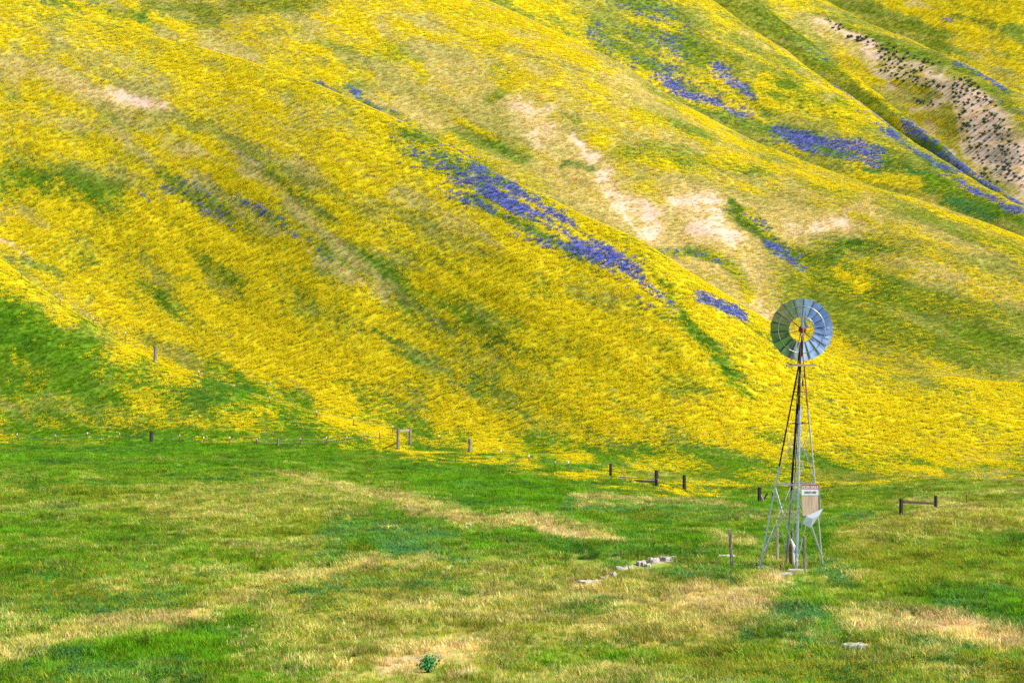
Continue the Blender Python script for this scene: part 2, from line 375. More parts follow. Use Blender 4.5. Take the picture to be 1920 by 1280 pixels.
P('A', 'gy', .8, 14, (1370, 815), (1450, 825))
P('A', 'oly', .6, 18, (1560, 700), (1650, 720), (1750, 722))
P('A', 'y', .7, 24, (1600, 800), (1780, 820), (1940, 830))
P('A', 'oly', .8, 14, (1800, 850), (1950, 845))
P('A', 'Ys', .6, 14, (0, 40), (150, 90), (300, 150), (450, 210))
P('A', 'oly', .5, 4, (20, 35), (60, 60), (130, 90))
P('A', 'ygr', .85, 24, (470, 680), (600, 730), (760, 785))
P('A', 'gy', .75, 16, (520, 765), (650, 795), (760, 812))
P('A', 'sy', .6, 10, (350, 330), (450, 390), (540, 450))
P('A', 'oly', .55, 20, (100, 440), (230, 490), (320, 540))
P('A', 'p', .85, 16, (850, 345), (930, 372), (1020, 415), (1120, 470), (1190, 505))
P('A', 'p', .6, 9, (960, 425), (1060, 470), (1150, 520))
P('A', 'pl', .8, 14, (760, 270), (830, 315), (890, 345))
P('A', 'p', .8, 7, (1150, 495), (1200, 525), (1260, 580))
P('A', 'Y', .7, 5, (880, 360), (960, 408), (1060, 452))
P('A', 'ygr', .7, 5, (930, 350), (1010, 395), (1100, 450))
# --- second hill
P('B', 'olg', .5, 80, (1600, 480), (1800, 600))
P('B', 'som', .6, 40, (1050, 170), (1250, 260), (1450, 340), (1650, 400))
P('B', 'olm', .8, 60, (1560, 470), (1700, 520), (1900, 540))
P('B', 'olg', .7, 50, (1480, 560), (1650, 600), (1850, 600), (1950, 640))
P('B', 'rs', .8, 22, (1180, 400), (1250, 420), (1340, 420), (1400, 470))
P('B', 'rs', .7, 16, (1480, 420), (1560, 420), (1620, 400))
P('B', 'rs', .6, 18, (1000, 240), (1060, 300), (1120, 360))
P('B', 'pp', .8, 7, (50, 0), (120, 5), (200, 12))
P('B', 'ygr', .8, 12, (120, 12), (200, 22), (300, 38))
P('B', 'Y', .8, 9, (230, 42), (330, 52), (420, 50))
P('B', 'dgo', .95, 16, (280, 8), (400, 22), (520, 12), (620, 2))
P('B', 'gd', .5, 7, (260, 35), (330, 38), (400, 45))
P('B', 'Ys', .9, 30, (560, 70), (700, 60), (860, 60), (1000, 105), (1130, 150))
P('B', 'Ys', .95, 34, (640, 20), (800, 0), (950, 40), (1080, 90))
P('B', 'Y', .9, 10, (800, 5), (880, 20), (980, 50))
P('B', 'Y', .75, 16, (590, 85), (680, 90), (740, 100))
P('B', 'Y', .6, 22, (520, 130), (600, 130), (680, 150))
P('B', 's', .7, 12, (380, 85), (420, 100), (470, 118))
P('B', 'y', .5, 10, (480, 60), (560, 60))
P('B', 's', .8, 30, (790, 120), (870, 150), (950, 190))
P('B', 's', .7, 24, (700, 190), (780, 210), (840, 230))
P('B', 'ygr', .7, 8, (720, 90), (780, 120), (800, 150))
P('B', 'ygr', .8, 12, (930, 130), (960, 160), (920, 190))
P('B', 'y', .9, 9, (860, 220), (900, 245), (935, 275))
P('B', 'ygr', .7, 14, (840, 250), (900, 270), (980, 290))
P('B', 'dgo', .4, 3, (830, 50), (900, 80), (980, 100), (1080, 130), (1200, 180))
P('B', 'sy', .8, 26, (1000, 150), (1120, 190), (1220, 240))
P('B', 's', .85, 20, (960, 200), (1040, 240), (1100, 290), (1160, 350))
P('B', 's', .8, 34, (1050, 300), (1140, 380), (1200, 430), (1300, 450))
P('B', 's', .7, 24, (1150, 200), (1230, 240), (1300, 270))
P('B', 'ygr', .8, 12, (1190, 210), (1260, 230), (1330, 260))
P('B', 'ygr', .85, 14, (1160, 285), (1260, 300), (1340, 310), (1440, 310))
P('B', 's', .8, 26, (1260, 350), (1360, 390), (1480, 420), (1620, 410))
P('B', 'b', .8, 11, (975, 200), (1010, 225), (1030, 250), (1010, 262))
P('B', 'b', .7, 6, (1040, 200), (1030, 210))
P('B', 'b', .85, 7, (1085, 262), (1100, 285), (1112, 305))
P('B', 'b', .85, 9, (1140, 335), (1155, 365), (1175, 395))
P('B', 'b', .9, 12, (1180, 395), (1215, 395), (1235, 420), (1225, 440))
P('B', 'b', .9, 13, (1285, 375), (1330, 378), (1350, 400))
P('B', 'b', .9, 12, (1310, 430), (1350, 432), (1375, 448))
P('B', 'b', .9, 9, (1535, 425), (1570, 412), (1595, 405))
P('B', 'b', .6, 8, (1480, 430), (1520, 448))
P('B', 'b', .5, 6, (1590, 385), (1630, 395))
P('B', 'b', .7, 2.2, (1075, 250), (1095, 290), (1120, 330), (1150, 385), (1180, 415), (1200, 440))
P('B', 'dgo', .8, 7, (1062, 215), (1080, 222))
P('B', 'gd', .7, 7, (1060, 315), (1110, 320))
P('B', 'ygr', .6, 9, (1200, 270), (1290, 285))
P('B', 'rs', .8, 20, (1290, 480), (1360, 500), (1400, 540), (1430, 590))
P('B', 'b', .4, 7, (1385, 545), (1420, 580), (1440, 605))
P('B', 'ygr', .8, 14, (1290, 475), (1350, 490), (1380, 530), (1400, 560))
P('B', 'pl', .8, 5, (1225, 472), (1290, 480), (1345, 495))
P('B', 'gd', .9, 10, (1372, 378), (1400, 410), (1440, 440), (1490, 470), (1540, 490))
P('B', 'p', .95, 7, (1440, 452), (1480, 472), (1510, 490))
P('B', 'pl', .8, 5, (1405, 400), (1440, 430))
P('B', 'olg', .75, 60, (1540, 520), (1700, 560), (1850, 620))
P('B', 'olg', .8, 50, (1560, 620), (1700, 660), (1900, 670))
P('B', 'gd', .8, 13, (1560, 480), (1600, 460), (1650, 470))
P('B', 'gd', .6, 20, (1540, 520), (1620, 550), (1700, 545))
P('B', 'ygr', .9, 18, (1590, 505), (1640, 500), (1620, 530))
P('B', 'dgo', .7, 20, (1740, 590), (1800, 580), (1850, 610))
P('B', 'dgo', .6, 18, (1560, 630), (1640, 640), (1740, 650))
P('B', 'oly', .6, 26, (1500, 600), (1560, 660))
P('B', 'sy', .75, 24, (1720, 520), (1800, 530), (1920, 560))
P('B', 's', .6, 16, (1660, 490), (1740, 510), (1800, 520))
P('B', 'sy', .8, 16, (1600, 400), (1720, 440), (1850, 480))
P('B', 'olg', .8, 12, (1640, 380), (1760, 420), (1920, 480))
P('B', 'y', .6, 12, (1500, 340), (1600, 370))
P('B', 's', .8, 7, (1130, 140), (1220, 180), (1330, 240), (1430, 290))
P('B', 'Y', .85, 8, (1210, 165), (1300, 215), (1400, 275), (1500, 312))
P('B', 'Y', .95, 5, (1400, 268), (1500, 306), (1600, 342), (1700, 378), (1800, 412), (1940, 455))
P('B', 'Ys', .6, 10, (1500, 320), (1620, 360), (1720, 390))
P('B', 'p', .85, 4.5, (588, 150), (608, 162), (628, 178))
P('B', 'p', .85, 4, (645, 160), (665, 172))
P('B', 'p', .95, 5, (664, 184), (684, 196), (702, 214))
P('B', 'pp', .8, 8, (720, 210), (780, 240), (860, 285), (920, 310))
P('B', 'pp', .5, 10, (900, 255), (930, 275))
# --- third hill
P('C', 'Y', .75, 26, (900, -20), (1020, 30), (1130, 70), (1220, 120))
P('C', 'dgo', .6, 20, (1200, 30), (1290, 60), (1380, 110))
P('C', 'pl', .9, 15, (1170, 0), (1220, 20), (1260, 60), (1290, 90))
P('C', 'pl', .8, 16, (1120, 70), (1200, 120), (1290, 170), (1380, 220))
P('C', 'pl', .7, 12, (1200, 60), (1260, 100), (1330, 140))
P('C', 'p', .55, 8, (1200, 110), (1260, 140), (1320, 180), (1390, 215))
P('C', 'p', .8, 6, (1255, 155), (1300, 180), (1340, 190), (1390, 215))
P('C', 'tg', .5, 7, (1300, 195), (1380, 225), (1440, 250))
P('C', 'gd', .7, 18, (1300, 100), (1360, 130), (1400, 170), (1440, 210))
P('C', 'p', .85, 11, (1350, 125), (1375, 150), (1400, 175))
P('C', 'pl', .8, 9, (1370, 190), (1410, 205))
P('C', 'ygr', .9, 26, (1440, 160), (1520, 180), (1600, 210))
P('C', 'gd', .5, 16, (1470, 190), (1560, 200))
P('C', 's', .6, 10, (1400, 60), (1480, 110), (1560, 190))
P('C', 'gd', .7, 14, (1460, 245), (1560, 285), (1680, 310), (1760, 340))
P('C', 'p', .6, 13, (1450, 252), (1560, 280), (1640, 292))
P('C', 'p', .75, 9, (1450, 248), (1500, 268), (1560, 270), (1610, 285), (1650, 290))
P('C', 'p', .5, 5, (1590, 300), (1650, 305))
P('C', 'y', .7, 8, (1570, 232), (1620, 255), (1680, 280))
P('C', 'y', .7, 8, (1620, 330), (1700, 345), (1780, 372))
P('C', 't', .9, 5, (1620, 318), (1650, 322))
P('C', 't', .9, 6, (1700, 320), (1750, 330))
P('C', 't', .95, 11, (1780, 380), (1830, 398), (1870, 410))
P('C', 'g', .85, 16, (1740, 340), (1830, 370), (1930, 420))
P('C', 'p', .85, 5, (1640, 230), (1700, 268), (1750, 305), (1800, 338), (1860, 375), (1930, 410))
P('C', 'pl', .8, 6, (1560, 165), (1620, 210), (1660, 240))
P('C', 'Y', .9, 3.5, (1420, 68), (1470, 104), (1540, 152), (1600, 194), (1660, 240))
P('C2', 'olg', .6, 10, (1520, 110), (1640, 200), (1720, 260))
P('C2', 'y', .8, 4, (1500, 75), (1560, 115), (1630, 168), (1690, 220))
P('C2', 'p', .85, 8, (1700, 232), (1750, 272), (1810, 318), (1870, 360), (1930, 400))
P('C2', 'pl', .5, 5, (1450, 50), (1500, 85), (1550, 120))
P('C2', 'y', .6, 5, (1640, 200), (1690, 235))
# --- bare spur with saltbush
P('D', 'sy', .6, 18, (1480, 20), (1560, 70), (1640, 140), (1700, 190))
P('D', 'b', .95, 12, (1538, 38), (1570, 55), (1610, 75), (1650, 100))
P('D', 'b', .95, 17, (1640, 95), (1690, 120), (1740, 125), (1770, 140))
P('D', 'b', .85, 16, (1660, 140), (1720, 160), (1770, 175))
P('D', 'rs', .8, 7, (1540, 65), (1600, 95), (1640, 120))
P('D', 'b', .7, 8, (1630, 125), (1660, 150), (1690, 165))
P('D', 'b', .95, 26, (1812, 200), (1822, 250), (1840, 300))
P('D', 'b', .95, 38, (1805, 155), (1830, 200), (1850, 250), (1880, 300), (1940, 360))
P('D', 'b', .9, 30, (1850, 200), (1880, 250), (1930, 300))
P('D', 'oly', .9, 9, (1690, 160), (1740, 170), (1760, 195))
P('D', 'ol', .85, 12, (1730, 205), (1770, 210), (1785, 250))
P('D', 'b', .8, 7, (1700, 198), (1750, 202), (1780, 190))
P('D', 'b', .7, 8, (1730, 225), (1760, 260), (1790, 290))
P('D', 'b', .9, 2.5, (1780, 175), (1792, 210), (1800, 260), (1812, 300))
P('D', 'olg', .95, 10, (1590, 50), (1680, 85), (1760, 115), (1830, 145), (1890, 190), (1950, 250))
P('D', 'gd', .4, 6, (1640, 80), (1730, 110), (1760, 130))
P('D', 'p', .8, 3, (1790, 118), (1850, 148), (1890, 172))
P('D', 'pl', .6, 5, (1880, 200), (1930, 222))
# --- far hillside
P('E', 'dgo', .97, 26, (1480, -10), (1600, 20), (1700, 55), (1760, 80))
P('E', 'dgo', .85, 9, (1740, 30), (1800, 35), (1860, 50))
P('E', 'Y', .9, 10, (1680, 12), (1710, 20))
P('E', 'rs', .9, 7, (1710, 5), (1750, 15))
P('E', 'p', .9, 4, (1770, 38), (1790, 45))
P('E', 'sy', .7, 22, (1830, 90), (1880, 130), (1930, 160))
P('E', 'sy', .6, 12, (1790, 75), (1850, 80))
P('E', 'olg', .5, 14, (1900, 60), (1950, 100))
P('E', 's', .6, 8, (1860, 145), (1900, 165))

def seg_dist(px, py, pts):
    best = np.full(px.shape, 1e9)
    if len(pts) == 1: return np.hypot(px - pts[0, 0], py - pts[0, 1])
    for (x0, y0), (x1, y1) in zip(pts[:-1], pts[1:]):
        dx, dy = x1 - x0, y1 - y0; l2 = dx * dx + dy * dy + 1e-9
        t = np.clip(((px - x0) * dx + (py - y0) * dy) / l2, 0, 1)
        best = np.minimum(best, np.hypot(px - x0 - t * dx, py - y0 - t * dy))
    return best
def layer_of(u, y):
    l = np.zeros(u.shape, int)
    for k in range(LAYY.shape[0]):
        l += (y > np.interp(u, UC, LAYY[k]))
    return l
def cover(x, y, z):
    """mixture of ground covers at ground points (flat arrays)"""
    u = 960 + F * x / y; v = HV - F * (z - HC) / y
    lay0 = layer_of(u, y); wob = (fbm(x / 7, y / 14, s=91, o=3) - .5) * 22 + (fbm(x / 1.6, y / 3, s=92, o=2) - .5) * 10
    lay = np.where(lay0 <= 1, np.clip(layer_of(u, y + wob * np.where(u < 730, .6, 1)), 0, 2), lay0)
    # downhill streak coordinates, in metres on the ground
    a = x * .85 - z * .55; b = x * .52 + z * .85
    hill = (lay > 0).astype(float)
    n1 = np.where(lay > 0, fbm(a / 14, b / 4, y / 60, s=31, o=4), fbm(x / 4.5, y / 8, s=33, o=4))
    n2 = np.where(lay > 0, fbm(a / 12, b / 3.5, y / 60, s=41, o=4), fbm(x / 4, y / 7, s=43, o=4))
    sc_ = np.clip(90 / y, .25, 1)
    uu = u + (n1 - .5) * 60 * (1 - .35 * (1 - sc_)); vv = v + (n2 - .5) * np.where(lay > 0, 44, 30)
    j1 = fbm(x / 2.2, y / 4, z / 1.6, s=81, o=2) - .5; j2 = fbm(x / 2.2, y / 4, z / 1.6, s=82, o=2) - .5
    uu += j1 * 26 * sc_ ** .5; vv += j2 * 18 * sc_ ** .5
    M = np.zeros((len(x), NB))
    for k, n in enumerate(LAYN):
        M[lay == k] = K[DEF[n]]
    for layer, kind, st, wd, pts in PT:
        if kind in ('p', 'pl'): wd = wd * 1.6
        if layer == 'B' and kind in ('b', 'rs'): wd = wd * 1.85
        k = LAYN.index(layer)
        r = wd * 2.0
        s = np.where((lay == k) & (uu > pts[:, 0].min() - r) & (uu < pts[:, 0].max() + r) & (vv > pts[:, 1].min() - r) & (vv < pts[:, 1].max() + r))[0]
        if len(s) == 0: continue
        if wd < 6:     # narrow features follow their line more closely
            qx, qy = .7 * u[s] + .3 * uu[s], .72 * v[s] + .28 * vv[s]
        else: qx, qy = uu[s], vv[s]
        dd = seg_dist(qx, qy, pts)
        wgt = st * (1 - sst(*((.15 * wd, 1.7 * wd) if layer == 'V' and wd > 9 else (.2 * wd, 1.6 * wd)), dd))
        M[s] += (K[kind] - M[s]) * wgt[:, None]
    M[lay == 0, 6] *= sst(.12, .28, M[lay == 0, 6])
    # streaky, clumpy variation
    c1 = np.where(lay > 0, fbm(a / 6, b / 2.2, y / 30, s=51, o=3), fbm(x / 1.5, y / 2.6, s=53, o=3)) - .5
    c2 = np.where(lay > 0, fbm(a / 24, b / 4, y / 70, s=61, o=3), fbm(x / 7, y / 10, s=63, o=3)) - .5
    Y = M[:, 6]; M[:, 6] = np.clip(Y + (c1 * 2.0 + c2 * 1.35) * (4 * Y * (1 - Y) * .8 + .42 * (Y > .15)), 0, 1)
    Pp = M[:, 7]; M[:, 7] = Pp * (.22 + .93 * sst(.30, .66, fbm(a / 5, b / 1.3, y / 30, s=55, o=3) + (Pp - .45) * .3))
    brk = 1 - sst(.40, .62, fbm(x / 3.2, y / 6 + z / 2, z / 2.4, s=57, o=3) + (M[:, 3] - .6) * .35)
    t = M[:, 3] * brk * .68; M[:, 3] -= t; M[:, 2] += t
    sh = c2 * .9 + c1 * .35
    g, o = M[:, 0].copy(), M[:, 1].copy(); t = np.clip(sh * 1.6, -.6, .6)
    mv = np.where(t > 0, g * t, -o * -t * .8)
    M[:, 0] = np.clip(g - mv, 0, 1); M[:, 1] = np.clip(o + mv, 0, 1)
    c3 = np.where(lay > 0, fbm(a / 9, b / 2, y / 30, s=71, o=3), fbm(x / 3, y / 5, s=73, o=3)) - .5
    t = np.clip(c3 * 2.2, 0, .5) * M[:, 1]; M[:, 2] += t; M[:, 1] -= t
    t = np.clip(-c3 * 2.2, 0, .5) * M[:, 0]; M[:, 5] += t * .6; M[:, 4] += t * .4; M[:, 0] -= t
    return M, lay, u, v
BASECOL = np.array([(.105, .255, .008), (.27, .285, .025), (.58, .47, .17), (.68, .50, .38), (.085, .225, .065), (.050, .135, .015)])
YEL = np.array((.86, .70, .012)); PUR = np.array((.115, .135, .52)); ORA = np.array((.6, .25, .02))
def basecol(M):
    wsum = M[:, :6].sum(1, keepdims=True) + 1e-6
    return (M[:, :6] / wsum) @ BASECOL
# ------------------------------------------------------------------ materials
def mat(name, col, rough=.8, metal=0., noise=0., nscale=8., trans=0., spec=.3):
    m = bpy.data.materials.new(name); m.use_nodes = True
    n = m.node_tree; b = n.nodes['Principled BSDF']
    b.inputs['Base Color'].default_value = (*col, 1); b.inputs['Roughness'].default_value = rough
    b.inputs['Metallic'].default_value = metal; b.inputs['Specular IOR Level'].default_value = spec
    if noise:
        tc = n.nodes.new('ShaderNodeTexCoord'); nz = n.nodes.new('ShaderNodeTexNoise'); nz.inputs['Scale'].default_value = nscale
        nz.inputs['Detail'].default_value = 6
        r = n.nodes.new('ShaderNodeValToRGB')
        r.color_ramp.elements[0].position = .3; r.color_ramp.elements[1].position = .7
        r.color_ramp.elements[0].color = (*[c * (1 - noise) for c in col], 1)
        r.color_ramp.elements[1].color = (*[min(1, c * (1 + noise * .6)) for c in col], 1)
        n.links.new(tc.outputs['Object'], nz.inputs['Vector']); n.links.new(nz.outputs['Fac'], r.inputs['Fac'])
        n.links.new(r.outputs['Color'], b.inputs['Base Color'])
    return m
def wood_mat(name, c1, c2, sc_=(14, 14, 1.2)):
    m = bpy.data.materials.new(name); m.use_nodes = True
    n = m.node_tree; b = n.nodes['Principled BSDF']; b.inputs['Roughness'].default_value = .85; b.inputs['Specular IOR Level'].default_value = .2
    tc = n.nodes.new('ShaderNodeTexCoord'); mp = n.nodes.new('ShaderNodeMapping'); mp.inputs['Scale'].default_value = sc_
    nz = n.nodes.new('ShaderNodeTexNoise'); nz.inputs['Scale'].default_value = 2.5; nz.inputs['Detail'].default_value = 8
    r = n.nodes.new('ShaderNodeValToRGB'); r.color_ramp.elements[0].position = .35; r.color_ramp.elements[1].position = .65
    r.color_ramp.elements[0].color = (*c1, 1); r.color_ramp.elements[1].color = (*c2, 1)
    n.links.new(tc.outputs['Object'], mp.inputs['Vector']); n.links.new(mp.outputs['Vector'], nz.inputs['Vector'])
    n.links.new(nz.outputs['Fac'], r.inputs['Fac']); n.links.new(r.outputs['Color'], b.inputs['Base Color'])
    return m
def ground_mat():
    m = bpy.data.materials.new('hillside_cover'); m.use_nodes = True
    n = m.node_tree; L = n.links.new; b = n.nodes['Principled BSDF']; b.inputs['Roughness'].default_value = 1; b.inputs['Specular IOR Level'].default_value = 0
    def nd(t, **k):
        x = n.nodes.new(t)
        for a, v in k.items(): setattr(x, a, v)
        return x
    at = nd('ShaderNodeAttribute', attribute_name='cover_colour'); fl = nd('ShaderNodeAttribute', attribute_name='bloom')
    geo = nd('ShaderNodeAttribute', attribute_name='flow')
    sep = nd('ShaderNodeSeparateColor'); L(fl.outputs['Color'], sep.inputs[0])
    def noise(scale, detail=3, rough=.6, off=0):
        mp = nd('ShaderNodeMapping'); mp.inputs['Location'].default_value = (off, off * 1.7, off * .3)
        L(geo.outputs['Vector'], mp.inputs['Vector'])
        z = nd('ShaderNodeTexNoise'); z.inputs['Scale'].default_value = scale; z.inputs['Detail'].default_value = detail; z.inputs['Roughness'].default_value = rough
        L(mp.outputs['Vector'], z.inputs['Vector']); return z.outputs['Fac']
    def math_(op, a, b_=None, c=None, clamp=False):
        x = nd('ShaderNodeMath', operation=op, use_clamp=clamp)
        for i, v in enumerate((a, b_, c)):
            if v is None: continue
            if isinstance(v, (int, float)): x.inputs[i].default_value = v
            else: L(v, x.inputs[i])
        return x.outputs[0]
    def mixc(f, a, b_):
        x = nd('ShaderNodeMix', data_type='RGBA')
        L(f, x.inputs[0])
        for i, v in ((6, a), (7, b_)):
            if isinstance(v, tuple): x.inputs[i].default_value = (*v, 1)
            else: L(v, x.inputs[i])
        return x.outputs[2]
    hf = noise(1.7, 6, .75)                       # tufts of different value
    val = math_('MULTIPLY_ADD', hf, 1.1, .45)
    vm = nd('ShaderNodeVectorMath', operation='SCALE'); L(at.outputs['Color'], vm.inputs[0]); L(val, vm.inputs['Scale'])
    base = vm.outputs[0]
    n1 = noise(2.2, 5, .7, 11)
    fy = math_('MULTIPLY_ADD', math_('ADD', math_('SUBTRACT', sep.outputs[0], 1.0), math_('MULTIPLY_ADD', math_('SUBTRACT', n1, .5), 1.9, .5)), 2.6, .5, clamp=True)
    ycol = mixc(noise(.9, 3, .6, 5), (.66, .50, .012), (.70, .58, .016))
    c = mixc(fy, base, ycol)
    n2 = noise(2.6, 5, .7, 37)
    fp = math_('MULTIPLY_ADD', math_('ADD', math_('SUBTRACT', sep.outputs[1], 1.0), math_('MULTIPLY_ADD', math_('SUBTRACT', n2, .5), 1.9, .5)), 2.6, .5, clamp=True)
    c = mixc(fp, c, tuple(PUR))
    L(c, b.inputs['Base Color'])
    bm_ = nd('ShaderNodeBump'); bm_.inputs['Strength'].default_value = .6; bm_.inputs['Distance'].default_value = .18
    L(hf, bm_.inputs['Height']); L(bm_.outputs[0], b.inputs['Normal'])
    return m
def plant_mat(name, attr=True, col=(1, 1, 1), jitter=.25, trans=.3):
    m = bpy.data.materials.new(name); m.use_nodes = True
    n = m.node_tree; L = n.links.new; n.nodes.remove(n.nodes['Principled BSDF']); out = n.nodes['Material Output']
    df = n.nodes.new('ShaderNodeBsdfDiffuse'); tr = n.nodes.new('ShaderNodeBsdfTranslucent'); mx = n.nodes.new('ShaderNodeMixShader'); mx.inputs[0].default_value = trans
    if attr:
        a = n.nodes.new('ShaderNodeAttribute'); a.attribute_type = 'INSTANCER'; a.attribute_name = 'tint'; src = a.outputs['Color']
    else:
        a = n.nodes.new('ShaderNodeRGB'); a.outputs[0].default_value = (*col, 1); src = a.outputs[0]
    oi = n.nodes.new('ShaderNodeNewGeometry')
    mr = n.nodes.new('ShaderNodeMapRange'); mr.inputs['To Min'].default_value = 1 - jitter; mr.inputs['To Max'].default_value = 1 + jitter
    L(oi.outputs['Random Per Island'], mr.inputs['Value'])
    vm = n.nodes.new('ShaderNodeVectorMath'); vm.operation = 'SCALE'; L(src, vm.inputs[0]); L(mr.outputs[0], vm.inputs['Scale'])
    L(vm.outputs[0], df.inputs[0]); L(vm.outputs[0], tr.inputs[0]); L(df.outputs[0], mx.inputs[1]); L(tr.outputs[0], mx.inputs[2]); L(mx.outputs[0], out.inputs[0])
    return m
# ------------------------------------------------------------------ tags and mesh helpers
def tag(o, label=None, cat=None, group=None, kind=None):
    if label: o['label'] = label
    if cat: o['category'] = cat
    if group: o['group'] = group
    if kind: o['kind'] = kind
    return o
def link(o, parent=None):
    COL.objects.link(o)
    if parent: o.parent = parent
    return o
def empty(name, loc, rz=0):
    o = bpy.data.objects.new(name, None); o.empty_display_size = .3
    o.location = loc; o.rotation_euler = (0, 0, rz); return link(o)
class MB:
    def __init__(s): s.v, s.f, s.m = [], [], []
    def add(s, vs, fs, mi=0):
        k = len(s.v); s.v += [tuple(v) for v in vs]; s.f += [tuple(i + k for i in f) for f in fs]; s.m += [mi] * len(fs)
    def box(s, c, size, M=None, mi=0):
        x, y, z = [q / 2 for q in size]
        vs = [Vector((a * x, b * y, e * z)) for a in (-1, 1) for b in (-1, 1) for e in (-1, 1)]
        if M is not None: vs = [M @ v for v in vs]
        s.add([v + Vector(c) for v in vs], [(0, 1, 3, 2), (4, 6, 7, 5), (0, 4, 5, 1), (2, 3, 7, 6), (0, 2, 6, 4), (1, 5, 7, 3)], mi)
    def beam(s, a, b, wx, wy=None, up=Vector((0, 0, 1)), mi=0, ext=0):
        a, b = Vector(a), Vector(b); wy = wy or wx; d_ = (b - a); l = d_.length; d_.normalize()
        if abs(d_.dot(up)) > .98: up = Vector((0, 1, 0))
        sx = d_.cross(up).normalized(); sy = sx.cross(d_).normalized()
        vs = [a - d_ * ext + sx * i * wx / 2 + sy * j * wy / 2 for i, j in ((-1, -1), (1, -1), (1, 1), (-1, 1))] + [b + d_ * ext + sx * i * wx / 2 + sy * j * wy / 2 for i, j in ((-1, -1), (1, -1), (1, 1), (-1, 1))]
        s.add(vs, [(3, 2, 1, 0), (4, 5, 6, 7), (0, 1, 5, 4), (1, 2, 6, 5), (2, 3, 7, 6), (3, 0, 4, 7)], mi)
    def tube(s, pts, rads, n=10, mi=0, cap=True):
        pts = [Vector(p) for p in pts]
        if not isinstance(rads, (list, tuple)): rads = [rads] * len(pts)
        k = len(s.v); ref = Vector((.31, .95, .05)).normalized()
        for i, p in enumerate(pts):
            t = (pts[min(i + 1, len(pts) - 1)] - pts[max(i - 1, 0)]).normalized()
            if abs(t.dot(ref)) > .95: ref = Vector((1, 0, 0))
            a = t.cross(ref).normalized(); b = t.cross(a)
            for j in range(n):
                q = 2 * math.pi * j / n; s.v.append(tuple(p + (a * math.cos(q) + b * math.sin(q)) * rads[i]))
        for i in range(len(pts) - 1):
            for j in range(n):
                s.f.append((k + i * n + j, k + i * n + (j + 1) % n, k + (i + 1) * n + (j + 1) % n, k + (i + 1) * n + j)); s.m.append(mi)
        if cap:
            s.f.append(tuple(k + j for j in range(n))[::-1]); s.m.append(mi)
            e = k + (len(pts) - 1) * n; s.f.append(tuple(e + j for j in range(n))); s.m.append(mi)
    def mesh(s, name, mats, smooth=False):
        me = bpy.data.meshes.new(name); me.from_pydata(s.v, [], s.f); me.update()
        for m in (mats if isinstance(mats, (list, tuple)) else [mats]): me.materials.append(m)
        if any(s.m): me.polygons.foreach_set('material_index', s.m)
        bm = bmesh.new(); bm.from_mesh(me); bmesh.ops.recalc_face_normals(bm, faces=bm.faces); bm.to_mesh(me); bm.free()
        if smooth:
            for p in me.polygons: p.use_smooth = True
        return me
    def build(s, name, mats, parent=None, smooth=False, bevel=0, loc=None):
        o = bpy.data.objects.new(name, s.mesh(name, mats, smooth)); link(o, parent)
        if loc is not None: o.location = loc
        if bevel:
            b = o.modifiers.new('bevel', 'BEVEL'); b.width = bevel; b.segments = 2; b.limit_method = 'ANGLE'
        return o
# ------------------------------------------------------------------ ground sheet
def ground():
    nr, nc = GX.shape
    me = bpy.data.meshes.new('hills')
    co_ = np.stack([GX, GY, GZ], -1).reshape(-1, 3).astype(np.float32)
    me.vertices.add(nr * nc); me.vertices.foreach_set('co', co_.ravel())
    i = np.arange((nr - 1) * (nc - 1)); r_, c_ = i // (nc - 1), i % (nc - 1); a = r_ * nc + c_
    q = np.stack([a, a + 1, a + nc + 1, a + nc], 1).astype(np.int32)
    me.loops.add(q.size); me.loops.foreach_set('vertex_index', q.ravel())
    me.polygons.add(len(q)); me.polygons.foreach_set('loop_start', np.arange(len(q), dtype=np.int32) * 4)
    me.polygons.foreach_set('use_smooth', np.ones(len(q), bool))
    me.update(calc_edges=True); me.validate()
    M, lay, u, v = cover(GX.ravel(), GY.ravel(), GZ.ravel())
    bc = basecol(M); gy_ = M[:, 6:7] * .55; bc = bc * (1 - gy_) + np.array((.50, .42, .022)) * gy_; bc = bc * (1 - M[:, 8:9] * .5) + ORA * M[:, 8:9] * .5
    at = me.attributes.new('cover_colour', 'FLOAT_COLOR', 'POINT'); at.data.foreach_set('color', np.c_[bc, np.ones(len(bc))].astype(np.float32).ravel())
    at = me.attributes.new('bloom', 'FLOAT_COLOR', 'POINT'); at.data.foreach_set('color', np.c_[M[:, 6], M[:, 7], M[:, 8], np.ones(len(bc))].astype(np.float32).ravel())
    x_, y_, z_ = GX.ravel(), GY.ravel(), GZ.ravel(); hf_ = sst(-8, 14, y_ - np.interp(u, UC, LAYY[0]))[:, None]
    flow = hf_ * np.stack([(x_ * .85 - z_ * .55) * .5, (x_ * .52 + z_ * .85) * 1.25, y_ * .12], 1) + (1 - hf_) * np.stack([x_, y_ * .6, 0 * x_], 1)
    at = me.attributes.new('flow', 'FLOAT_VECTOR', 'POINT'); at.data.foreach_set('vector', flow.astype(np.float32).ravel())
    me.materials.append(ground_mat())
    o = link(bpy.data.objects.new('ground', me)); tag(o, kind='structure')
ground()
